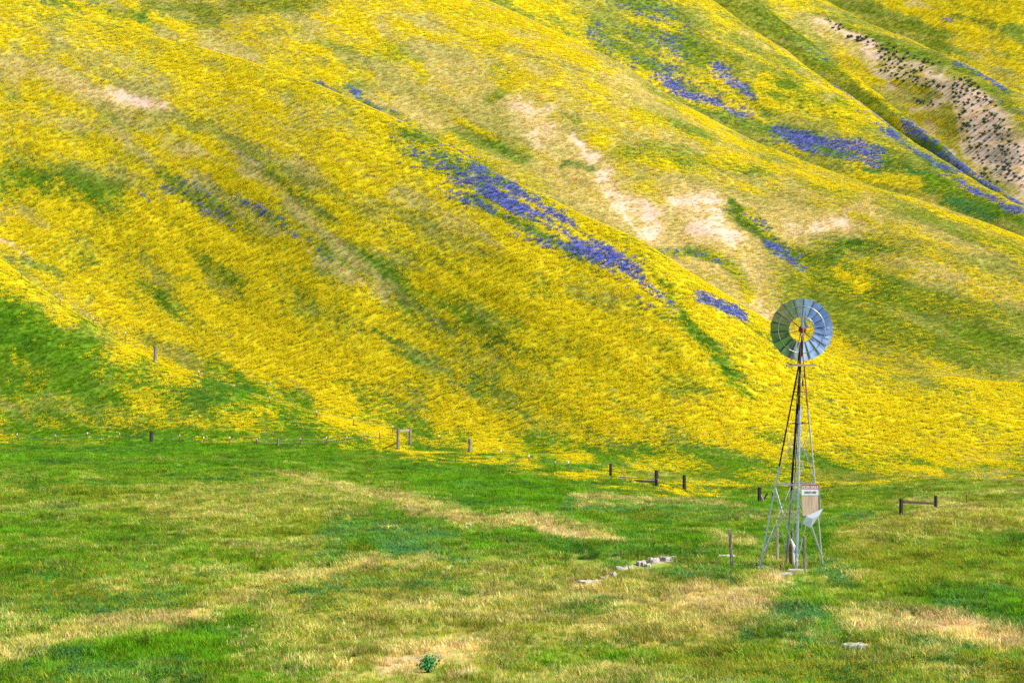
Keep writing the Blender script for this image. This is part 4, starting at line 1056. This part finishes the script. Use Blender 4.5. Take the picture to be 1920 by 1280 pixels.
# ------------------------------------------------------------------ windmill
YW = 95.7
def pw(u, v, dy=0.0):
    y = YW + dy; return Vector(((u - 960) / F * y, y, HC + (HV - v) / F * y))
WX = (1483.5 - 960) / F * YW; WZ = h1(WX, YW)
def windmill():
    base = Vector((WX, YW, WZ))
    r = empty('windmill', base); tag(r, 'old ranch windmill with galvanised wheel on a tall four legged steel tower', 'windmill')
    L = lambda p: p - base
    legs = dict(left=(L(pw(1422.5, 1066, -.22)), L(pw(1496.5, 684, -.03)), 'd'), near=(L(pw(1494, 1074, -1.28)), L(pw(1501.5, 684, -.16)), 'n'),
                right=(L(pw(1544, 1062, .22)), L(pw(1508.5, 684, .03)), 'r'), back=(L(pw(1473, 1061, 1.28)), L(pw(1500.5, 684, .16)), 'b'))
    top = L(pw(1503, 640, 0))
    def ptl(k, v):       # point on a leg at photo row v
        a, b, _ = legs[k]; za = a.z; zb = b.z; z = (HC + (HV - v) / F * YW) - base.z; t = (z - za) / (zb - za); return a.lerp(b, t)
    for k in legs:
        a, b, _ = legs[k]
        mb = MB(); cen = Vector((L(pw(1497, 870)).x, 0, 0))
        e = a.lerp(b, 1.0); tp = b + (top - b) * .92
        split = dict(left=.50, near=.80, right=.78, back=.40)[k]
        for (p, q, fl, mi) in ((a - (b - a) * .02, a.lerp(b, split), .062 if k == 'near' else .07, 0), (a.lerp(b, split - .02), e, .062, 1), (e, tp, .06, 1)):
            d_ = (q - p).normalized(); out = Vector((p.x, p.y, 0)) - Vector((L(pw(1483.5, 1000)).x, 0, 0)); out.z = 0; out.normalize()
            # L-section: two flanges at right angles, heel pointing outwards
            s1 = Matrix.Rotation(R(135), 3, 'Z') @ out; s2 = Matrix.Rotation(R(-135), 3, 'Z') @ out
            for s_ in (s1, s2):
                nrm = d_.cross(s_).normalized() * .005; vs = []
                for e_ in (p, q):
                    for w_ in (0, fl):
                        for g in (-1, 1): vs.append(e_ + s_ * w_ + nrm * g)
                mb.add(vs, [(0, 1, 3, 2), (4, 6, 7, 5), (0, 4, 5, 1), (2, 3, 7, 6), (0, 2, 6, 4), (1, 5, 7, 3)], mi)
        mb.build('leg', [M_galv, M_darksteel if k != 'right' else M_rust], r)
    order = ['left', 'near', 'right', 'back']
    for v, wd, m in ((735, .025, M_darksteel), (793.5, .03, M_darksteel), (907, .055, M_galv)):
        mb = MB()
        for i in range(4): mb.beam(ptl(order[i], v), ptl(order[(i + 1) % 4], v), .012, wd)
        mb.build('girt', m, r)
    mb = MB(); a = ptl('left', 1003); mb.beam(a, ptl('near', 1003).lerp(a, .52), .012, .05); mb.beam(ptl('near', 1003).lerp(a, .52), ptl('near', 1003).lerp(a, .53), .02, .02); mb.build('girt', M_galv, r)
    def xbrace(k1, k2, v1, v2, wd, m):
        mb = MB(); mb.beam(ptl(k1, v1), ptl(k2, v2), .01, wd); mb.build('brace', m, r)
        mb = MB(); mb.beam(ptl(k2, v1) + Vector((0, .02, 0)), ptl(k1, v2) + Vector((0, .02, 0)), .01, wd); mb.build('brace', m, r)
    for i in range(4):
        k1, k2 = order[i], order[(i + 1) % 4]
        wd = .05 if i < 2 else .04
        xbrace(k1, k2, 910, 1047, wd, M_galv if i < 2 else M_dull)
        mb = MB(); mb.tube([ptl(k1, 797), ptl(k2, 904)], .007, 5); mb.tube([ptl(k2, 797) + Vector((0, .03, 0)), ptl(k1, 904) + Vector((0, .03, 0))], .007, 5)
        mb.build('stay_rod', M_dull, r)
        mb = MB(); mb.tube([ptl(k1, 690), ptl(k2, 790)], .005, 5); mb.tube([ptl(k2, 690) + Vector((0, .02, 0)), ptl(k1, 790) + Vector((0, .02, 0))], .005, 5)
        mb.build('stay_rod', M_darksteel, r)
    # bent-rod steps on the near leg
    for i, v in enumerate(np.arange(1026, 700, -18.0)):
        mb = MB(); p = ptl('near', v); q = ptl('near', v - 17); side = -1 if i % 2 else 1
        o_ = Vector((0, -.05, 0)); wd = .15 if v > 880 else .11
        mb.tube([p + o_ + Vector((-.6 * wd * side, 0, 0)), p + o_ + Vector((wd * side, 0, 0)), q + o_ + Vector((wd * side, 0, -.03)), q + o_ + Vector((0, 0, -.03))], .010 if v > 880 else .008, 6)
        mb.build('step', M_galv, r)
    # pump rod down the middle
    mb = MB(); mb.tube([L(pw(1502.5, 650)), L(pw(1497.5, 760)), L(pw(1490, 905))], .022, 8); mb.build('pump_rod', M_darksteel, r)
    mb = MB(); mb.tube([L(pw(1489.3, 900)), L(pw(1485.5, 1012))], .016, 8); mb.build('pump_rod', M_galv, r)
    mb = MB(); mb.tube([L(pw(1504.5, 700, -.2)), L(pw(1504.8, 714, -.2))], .006, 5); mb.tube([L(pw(1504.8, 713, -.2)), L(pw(1505.2, 724, -.2))], [.03, .038], 8); mb.build('hanging_weight', M_darksteel, r)
    # work platform
    for du, dv, wd, ln, yy in ((-10, 1.2, .13, .76, -.28), (10, -.6, .13, .80, -.22), (0, 0, .12, 1.15, -.06), (0, .4, .12, 1.1, .12), (2, 0, .12, 1.0, .3)):
        mb = MB(); c = L(pw(1501.5 + du, 684.3 + dv, yy)); mb.box(c, (ln, wd, .045), Matrix.Rotation(R(2.5 if du > 0 else -1.5), 3, 'Y') @ Matrix.Rotation(R(6), 3, 'Z')); mb.build('platform_plank', W_pale if du else W_grey, r)
    # mast, gearbox, hood
    mb = MB(); mb.tube([L(pw(1502.2, 668)), L(pw(1504, 640)), L(pw(1505, 628))], [.06, .055, .045], 10); mb.build('mast', M_darksteel, r, True)
    gb = MB(); gb.tube([L(pw(1504.5, 617.5, -.30)), L(pw(1504.5, 617.5, -.26)), L(pw(1504.5, 617.5, .05)), L(pw(1504.3, 617.5, .12))], [.10, .15, .16, .09], 14)
    gb.tube([L(pw(1499, 619, -.1)), L(pw(1511, 617, -.1))], .075, 12)
    gearbox = gb.build('gearbox', M_red, r, True)
    hd = MB()
    ap, wl, wr = L(pw(1505.5, 593.5, 0)), L(pw(1501.5, 615, -.18)), L(pw(1516.5, 615, -.05))
    for s_, q in ((-1, wl), (1, wr)):
        a0, a1 = ap + Vector((-.05 if s_ < 0 else .0, -.22, 0)), ap + Vector((.02 * s_, .16, 0)); b0 = q + Vector((0, -.15, 0)); b1 = q + Vector((0, .22, 0)); t = Vector((.006, 0, 0))
        b2, b3 = b0 + Vector((.13 * -s_, 0, 0)), b1 + Vector((.13 * -s_, 0, 0)); a2, a3 = a0 + Vector((.012, 0, 0)), a1 + Vector((.012, 0, 0))
        hd.add([a0, a1, b1, b0, a2, a3, b3, b2], [(0, 1, 2, 3), (7, 6, 5, 4), (0, 4, 5, 1), (1, 5, 6, 2), (2, 6, 7, 3), (3, 7, 4, 0)])
    hood = hd.build('hood', M_blue, r)
    # tail: boom towards the viewer with the vane folded almost edge-on
    tb = MB(); tb.tube([L(pw(1505, 617, -.2)), L(pw(1507.2, 612, -1.5))], .022, 8); tb.tube([L(pw(1505, 630, -.2)), L(pw(1507.2, 625, -1.5))], .016, 8); tb.build('tail_boom', M_galv, r)
    vn = MB(); A = [L(pw(1506.7, 610, -1.0)), L(pw(1507.6, 586, -1.9)), L(pw(1504.2, 640, -1.9)), L(pw(1505.6, 628, -1.0))]; t = Vector((.008, 0, 0))
    vn.add(A + [a + t for a in A], [(0, 1, 2, 3), (7, 6, 5, 4), (0, 4, 5, 1), (1, 5, 6, 2), (2, 6, 7, 3), (3, 7, 4, 0)]); vn.build('tail_vane', M_galv, r)
    # wheel (at rest), just beyond the mast
    wr_ = bpy.data.objects.new('wheel', None)
    c = L(pw(1502.8, 617.8, .42)); sc_ = (YW + .42) / F
    hub = MB(); hub.tube([c + Vector((0, -.25, 0)), c + Vector((0, -.1, 0)), c + Vector((0, .06, 0))], [.06, .085, .06], 12)
    Wh = hub.build('wheel', M_darksteel, r, True)
    Ro, Rm, Ri = 58.2 * sc_, 44 * sc_, 23 * sc_
    for rad, tk in ((Rm, .014), (Ri + .03, .010)):
        rg = MB(); rg.tube([c + Vector((rad * math.cos(q), -.075, rad * math.sin(q))) for q in np.linspace(0, 2 * math.pi, 49)], tk, 6, cap=False); rg.build('rim_band', M_galv, Wh, True)
    sp = MB()
    for k in range(6):
        q = k * math.pi / 3 + .3
        sp.tube([c + Vector((.06 * math.cos(q), -.12, .06 * math.sin(q))), c + Vector((Rm * math.cos(q), .03, Rm * math.sin(q)))], .010, 6)
        sp.tube([c + Vector((.06 * math.cos(q), .05, .06 * math.sin(q))), c + Vector((Rm * math.cos(q), .04, Rm * math.sin(q)))], .008, 6)
    sp.build('wheel_spokes', M_darksteel, Wh)
    nb_ = 18; bl = None
    for k in range(nb_):
        q = 2 * math.pi * k / nb_; mb = MB(); nr_, nc_ = 6, 5; vs = []
        for i in range(nr_):
            rad = Ri + (Ro - Ri) * i / (nr_ - 1); wd = 2 * math.pi * rad / nb_ * 1.26
            for j in range(nc_):
                s_ = (j / (nc_ - 1) - .5); pitch = R(17)
                tt = s_ * wd * math.cos(pitch) * 1.06; yy = s_ * wd * math.sin(pitch) * 1.2 + .04 * (s_ * s_) * wd * 4 * .35
                vs.append(Vector((rad, yy, tt)))
        rot = Matrix.Rotation(-q, 3, 'Y'); vs = [rot @ v + c for v in vs]
        n0 = len(vs); vs2 = vs + [v + Vector((0, .004, 0)) for v in vs]; fs = []
        for i in range(nr_ - 1):
            for j in range(nc_ - 1):
                a = i * nc_ + j; fs.append((a, a + 1, a + nc_ + 1, a + nc_)); fs.append((n0 + a, n0 + a + nc_, n0 + a + nc_ + 1, n0 + a + 1))
        edge = [i for i in range(nc_)] + [i * nc_ + nc_ - 1 for i in range(1, nr_)] + [(nr_ - 1) * nc_ + j for j in range(nc_ - 2, -1, -1)] + [i * nc_ for i in range(nr_ - 2, 0, -1)]
        for i in range(len(edge)):
            a, b = edge[i], edge[(i + 1) % len(edge)]; fs.append((a, b, b + n0, a + n0))
        mb.add(vs2, fs); mb.build('blade', M_bladeM, Wh)
    return base
wbase = windmill()
# sale sign bolted to the tower
def sign():
    dy = -1.05
    def q(u, v, d_=0.): return pw(u, v, dy + d_)
    o0 = q(1519, 966); r = empty('sale_sign', o0); tag(r, 'peeling FOR SALE ranch land board hung on the windmill tower', 'sign')
    L = lambda p: p - o0
    def slab(name, quad, th, m):
        mb = MB(); A = [L(p) for p in quad]; t = Vector((0, th, 0)); mb.add(A + [a + t for a in A], [(0, 1, 2, 3), (7, 6, 5, 4), (0, 4, 5, 1), (1, 5, 6, 2), (2, 6, 7, 3), (3, 7, 4, 0)]); return mb.build(name, m, r)
    def row(v): t = (v - 907.3) / (966 - 907.3); return 1501.5 + 3.5 * t, 1536.3 + 2.4 * t
    def band(v0, v1, pad=0): a, b = row(v0), row(v1); return [(a[0] + pad, v0), (a[1] - pad, v0), (b[1] - pad, v1), (b[0] + pad, v1)]
    slab('board', [q(u, v, .03) for u, v in band(907.3, 966)], .018, wood_mat('plywood', (.50, .34, .22), (.68, .52, .38), (7, 7, .7)))
    slab('red_panel', [q(u, v, .022) for u, v in band(908.3, 917, .5)], .006, mat('faded_red_print', (.72, .22, .25), .7, 0, .15, 10))
    slab('white_panel', [q(u, v, .022) for u, v in band(917.1, 928, .5)], .006, mat('white_print', (.80, .82, .86), .6, 0, .06, 10))
    fr_ = MB(); cs = [L(q(u, v, .02)) for u, v in band(907.3, 966, .1)]
    for i in range(4): fr_.beam(cs[i], cs[(i + 1) % 4], .03, .022, ext=.01)
    fr_.build('frame', M_galv, r)
    fl = MB(); pts = [q(1511.5, 967.5, .0), q(1543.6, 952.3, -.16), q(1536, 966, -.2), q(1520, 989, -.12), q(1504.8, 982, .02)]
    A = [L(p) for p in pts]; t = Vector((0, .004, 0)); n_ = len(A)
    ctr = sum(A, Vector()) / n_ + Vector((0, -.05, 0)); A2 = A + [ctr]
    vs = A2 + [a + t for a in A2]; k = len(A2); fs = [(i, (i + 1) % n_, n_) for i in range(n_)] + [((i + 1) % n_ + k, i + k, n_ + k) for i in range(n_)] + [(i, i + k, (i + 1) % n_ + k, (i + 1) % n_) for i in range(n_)]
    fl.add(vs, fs); fl.build('torn_flap', mat('white_sheet', (.82, .84, .88), .55), r)
    for txt, v, hpx, wpx, m in (('FOR SALE', 915.6, 6.0, 30, mat('white_letters', (.85, .85, .85), .6)), ('RANCH LAND', 924.4, 4.2, 22, mat('black_letters', (.02, .02, .04), .6))):
        cu = bpy.data.curves.new('lettering', 'FONT'); cu.body = txt; cu.extrude = .002; cu.offset = .004; cu.align_x = 'CENTER'
        cu.materials.append(m); cu.size = 1
        o = bpy.data.objects.new('lettering', cu); link(o, r)
        bpy.context.view_layer.update()
        me = bpy.data.meshes.new_from_object(o.evaluated_get(bpy.context.evaluated_depsgraph_get())); bpy.data.objects.remove(o)
        o = link(bpy.data.objects.new('lettering', me), r); bpy.context.view_layer.update()
        dx, dyy = max(o.dimensions.x, .1), .72
        s_ = (YW + dy) / F; a, b = row(v); o.location = L(q((a + b) / 2, v, .016)); o.rotation_euler = (R(90), 0, 0); o.scale = (wpx * s_ / dx, hpx * s_ / dyy, 1)
sign()
# things about the foot of the tower
STONES = []
def blob_slab(name, u, v, wpx, dpth, th, label, cat, m=None, group=None, yy=None, seed=1, rz=0, sink=-.04):
    p = at_fast(u, v, 60, 140) if yy is None else Vector(((u - 960) / F * yy, yy, h1((u - 960) / F * yy, yy)))
    rd = random.Random(seed); mb = MB(); n = 16; wd = wpx / F * p.y / 2
    STONES.append((p.x, p.y, wd, dpth / 2)); th = th * .6 + .03
    rings = [[], [], []]
    for j in range(n):
        a = 2 * math.pi * j / n; f = 1 + rd.uniform(-.3, .14)
        for k, (s_, z) in enumerate(((1.0, -.25), (1.0, th * .75), (.88, th))):
            rings[k].append((math.cos(a) * wd * f * s_, math.sin(a) * dpth / 2 * f * s_, z + rd.uniform(-.35, .3) * th * (k > 0)))
    vs = [q for r_ in rings for q in r_]; fs = [tuple(range(n))[::-1]] + [(k * n + j, k * n + (j + 1) % n, (k + 1) * n + (j + 1) % n, (k + 1) * n + j) for k in (0, 1) for j in range(n)]
    vs.append((0, 0, th)); fs += [(2 * n + j, 2 * n + (j + 1) % n, 3 * n) for j in range(n)]
    mb.add(vs, fs); o = mb.build(name, m or M_conc); o.location = p - Vector((0, 0, sink)); o.rotation_euler = (0, 0, rz)
    tag(o, label, cat, group); return o
for u_, v_, w_ in ((1104, 1096, .45), (1150, 1082, .4), (1168, 1072, .5), (1210, 1058, .6), (1240, 1053, .5), (1360, 1047, .5)):
    q_ = at_fast(u_, v_, 60, 140); STONES.append((q_.x, q_.y, w_, .4))
blob_slab('concrete_footing', 1427.5, 1067, 34, .62, .13, 'round concrete footing under the left leg of the windmill', 'footing', yy=95.4, seed=2)
blob_slab('concrete_footing', 1496, 1076, 42, .6, .10, 'low concrete footing under the near leg of the windmill', 'footing', yy=94.2, seed=3)
blob_slab('concrete_slab', 1470, 1091, 46, .85, .07, 'cracked pale concrete slab in front of the windmill', 'slab', yy=90.6, seed=4)
blob_slab('concrete_slab', 1457, 1079, 30, .7, .05, 'sunken pinkish slab between the windmill footings', 'slab', yy=93.1, seed=5, m=mat('pinkish_slab', (.6, .45, .36), .95, 0, .3, 9))
for (u, v, w_, d_, th, lab, sd_) in ((1134, 1088, 14, .4, .1, 'small low stone right of the long flat stone in the rubble line', 31), (1180, 1067, 16, .4, .12, 'low stone just right of the biggest pale stone in the rubble line', 32), (1214, 1062, 14, .4, .08, 'small stone in front of the right half of the rubble line', 33), (1262, 1048, 14, .35, .08, 'tiny stone at the far right tip of the rubble line', 34), (1122, 1093, 12, .35, .08, 'little stone touching the long flat stone of the rubble line', 35), (1104, 1095, 40, .7, .14, 'long flat pale stone at the left end of the rubble line', 11), (1150, 1083, 16, .5, .2, 'tilted pinkish stone in the rubble line', 12), (1165, 1073, 22, .6, .24, 'biggest pale stone midway along the rubble line', 13), (1203, 1059, 18, .5, .17, 'small pale stone left of the long rubble stones', 14), (1225, 1055, 22, .5, .2, 'second palest stone in the right half of the rubble line', 15), (1249, 1051, 24, .45, .12, 'low pale stone at the right end of the rubble line', 16), (1362, 1046, 34, .5, .09, 'thin pale stone lying behind the lone leaning post', 17), (1603, 1214, 62, .7, .08, 'long pale slab lying in grass at lower right', 18), (878, 987, 12, .7, .14, 'single pale stone on the straw coloured track', 19), (1452, 1113, 12, .35, .1, 'small pale stone in front of the windmill slab', 20)):
    blob_slab('rubble_stone', u, v, w_, d_, th, lab, 'stone', M_stone, 'pale stones lying in the grass', seed=sd_, rz=random.uniform(-.3, .3))
def meadow_post(u0, u1, vt, vb, wpx, m, label):
    y = HC * F / (vb - HV); x = (u1 - 960) / F * y; zg = h1(x, y); zt = HC + (HV - vt) / F * y
    hgt = zt - zg; lean = (u0 - u1) / F * y / hgt; wd = wpx / F * y
    o = jit_post('wooden_post', Vector((x, y, zg)), hgt, wd * .82, m, 0, (lean, 0), wd * .8); o.rotation_euler = (0, 0, 0)
    tag(o, label, 'post')
meadow_post(1368, 1373, 991, 1066, 7.6, W_pale, 'leaning wooden post standing alone left of the windmill')
meadow_post(1456.8, 1457.3, 985.5, 1052, 6.4, W_pale, 'brown wooden post behind the left side of the windmill')
meadow_post(1508.3, 1509, 1004.4, 1078, 7.0, W_grey, 'grey green wooden post in front of the windmill at right')
def wellhead():
    p = pw(1484.6, 1076, -.1); y = p.y; p.z = h1(p.x, y)
    r = empty('pump_standpipe', p); tag(r, 'rusty well casing with a white pump pipe under the windmill', 'pump')
    a = MB(); a.tube([(-.045, 0, -.2), (-.045, 0, .95), (-.03, 0, 1.05)], [.075, .072, .05], 12); a.build('casing', M_rust, r, True)
    b = MB(); b.tube([(.055, -.07, -.2), (.045, -.06, .9), (0, -.03, 1.12), (-.06, .0, 1.25)], [.062, .058, .045, .03], 12); b.build('pump_pipe', mat('worn_white_paint', (.72, .66, .62), .6, 0, .35, 15), r, True)
    c = MB(); c.tube([(0, 0, 1.0), (.0, 0, 1.6)], .03, 10); c.build('rod_guide', M_rust, r, True)
    d_ = MB(); d_.tube([(.03, -.03, 1.15), (.16, -.05, .85), (.22, -.05, .55)], .022, 8); d_.build('spout', M_galv, r, True)
wellhead()
for u, vt, y, hgt, lab in ((1463.5, 1069, 92.5, .36, 'short thick stub post beside the concrete slab'), (1466.3, 1057.5, 94.0, .5, 'thin rusty stake beside the stub post')):
    x = (u - 960) / F * y; o = jit_post('stake', Vector((x, y, h1(x, y))), hgt, .055 if hgt < .4 else .03, W_dark if hgt < .4 else M_rust, .2, (0, 0)); tag(o, lab, 'stake')
def marker():
    p = pw(1461.5, 943.5, .1); o = MB()
    o.tube([(0, 0, -.03), (0, 0, -.02), (0, 0, .02), (0, 0, .03)], [.015, .03, .03, .015], 10)
    q = o.build('red_reflector', mat('red_plastic', (.8, .06, .02), .4), bpy.data.objects['windmill'], True); q.location = p - wbase
marker()
# ------------------------------------------------------------------ shrubs
def shrub_mesh(name, seed, n, r, h, m, ls=(.10, .16), stems=True):
    rd = random.Random(seed); mb = MB()
    cl_ = [(rd.gauss(0, .22) * r, rd.gauss(0, .22) * r, h * rd.uniform(.3, .7), rd.uniform(.4, .6)) for _ in range(9)]
    for i in range(n):
        cx, cy, cz, cr = rd.choice(cl_); d_ = Vector((rd.gauss(0, 1), rd.gauss(0, 1), rd.gauss(0, .8))).normalized() * cr * r * rd.uniform(.5, 1)
        c = Vector((cx, cy, cz)) + d_
        if c.z < .02: c.z = .02 + rd.random() * .1
        nrm = (d_.normalized() + Vector((rd.gauss(0, .5), rd.gauss(0, .5), .4))).normalized(); t = nrm.orthogonal().normalized(); b = nrm.cross(t); l = rd.uniform(*ls)
        mb.add([c - t * l * .5, c + b * l * .28, c + t * l * .5, c - b * l * .28], [(0, 1, 2, 3)], 0)
    for i in range(7):
        a = rd.uniform(0, 6.283); mb.tube([(0, 0, -.1), (math.cos(a) * r * .35, math.sin(a) * r * .35, h * .5)], [.02 * r * 2, .006], 4, mi=1)
    return mb.mesh(name, m)
SM = [plant_mat('saltbush_leaves', False, (.085, .125, .075), .5, .15), W_dark]
shm = [shrub_mesh('saltbush', 50 + k, 200, .62, .75, SM, (.16, .26)) for k in range(5)]
lab_sh = 'small dark round saltbush dotting the bare eroded slope at upper right'
def pline(pts, t):
    pts = np.array(pts, float); s = np.r_[0, np.cumsum(np.hypot(*np.diff(pts, axis=0).T))]; return np.interp(t * s[-1], s, pts[:, 0]), np.interp(t * s[-1], s, pts[:, 1])
cnt, placed = 0, []
zones = [([(1560, 45), (1600, 68), (1650, 98)], 9, 20), ([(1650, 95), (1700, 120), (1750, 128)], 17, 44), ([(1650, 125), (1700, 148), (1760, 172)], 13, 40), ([(1720, 190), (1760, 198)], 7, 10),
         (None, 0, 185)]
y_tab = np.arange(400, 720, .5)
def on_D(u, v):
    yy = y_tab; x = (u - 960) / F * yy; z = height(x, yy); vv = HV - F * (z - HC) / yy
    y0 = np.interp(u, UC, LAYY[5]); k = np.where((yy > y0) & (vv <= v))[0]
    if len(k) == 0: return None
    k = k[0]; return Vector((x[k], yy[k], z[k]))
for pts, wd, n in zones:
    k = 0; tries = 0
    while k < n and tries < n * 30:
        tries += 1
        if pts is None:
            v = random.uniform(146, 350); u = random.uniform(np.interp(v, [145, 175, 260, 310, 350], [1790, 1784, 1803, 1820, 1850]), np.interp(v, [145, 200, 240, 270, 350], [1815, 1870, 1892, 1925, 1950]))
        else: u, v = pline(pts, random.random())
        u += random.uniform(-wd, wd) * 1.1; v += random.uniform(-wd, wd) * .8
        if u > 1935 or any((u - a) ** 2 + ((v - b) * 1.5) ** 2 < 34 for a, b in placed): continue
        p = on_D(u, v)
        if p is None: continue
        placed.append((u, v)); k += 1
        o = bpy.data.objects.new('saltbush', random.choice(shm)); COL.objects.link(o); o.location = p; s = random.choice((.5, .62, .75, .95)) * random.uniform(.85, 1.15) * p.y / 500
        o.scale = (s * 1.15, s * 1.15, s); o.rotation_euler = (0, 0, random.uniform(0, 6.28)); tag(o, lab_sh, 'shrub', 'saltbushes on the bare slope'); cnt += 1
print('SHRUBS', cnt)
GM = [plant_mat('green_shrub_leaves', False, (.09, .33, .10), .4, .3), W_dark]
p = at_fast(803, 1262, 56, 90)
o = bpy.data.objects.new('leafy_bush', shrub_mesh('leafy_bush', 90, 420, .30, .42, GM, (.05, .09))); link(o); o.location = p; o.scale = (1.15, 1.15, 1.3); STONES.append((p.x, p.y - .2, .3, .5)); tag(o, 'lone bright green leafy bush on straw coloured ground at the bottom', 'bush')
bpy.context.view_layer.update()
for o in COL.objects:
    if o.parent is None and o.get('category') in ('fence post', 'fence brace', 'gate', 'post', 'stake'):
        for q in ([o] if not o.children else ([o] if len(o.children) == 2 and o.get('category') == 'fence post' else [c for c in o.children if c.name.startswith('post')])):
            KEEP.append(tuple(q.matrix_world.translation)[:2])
for n_, m_ in (('timber_brace', 5), ('pipe_gate', 14), ('rail_brace', 9)):
    ps = [c.matrix_world.translation for c in bpy.data.objects[n_].children if c.name.startswith('post')]
    for t in np.linspace(0, 1, m_): KEEP.append(tuple(ps[0].lerp(ps[1], t))[:2])
scatter()
sc.cycles.max_bounces = 5; sc.cycles.diffuse_bounces = 2; sc.cycles.transmission_bounces = 2; sc.cycles.use_denoising = False
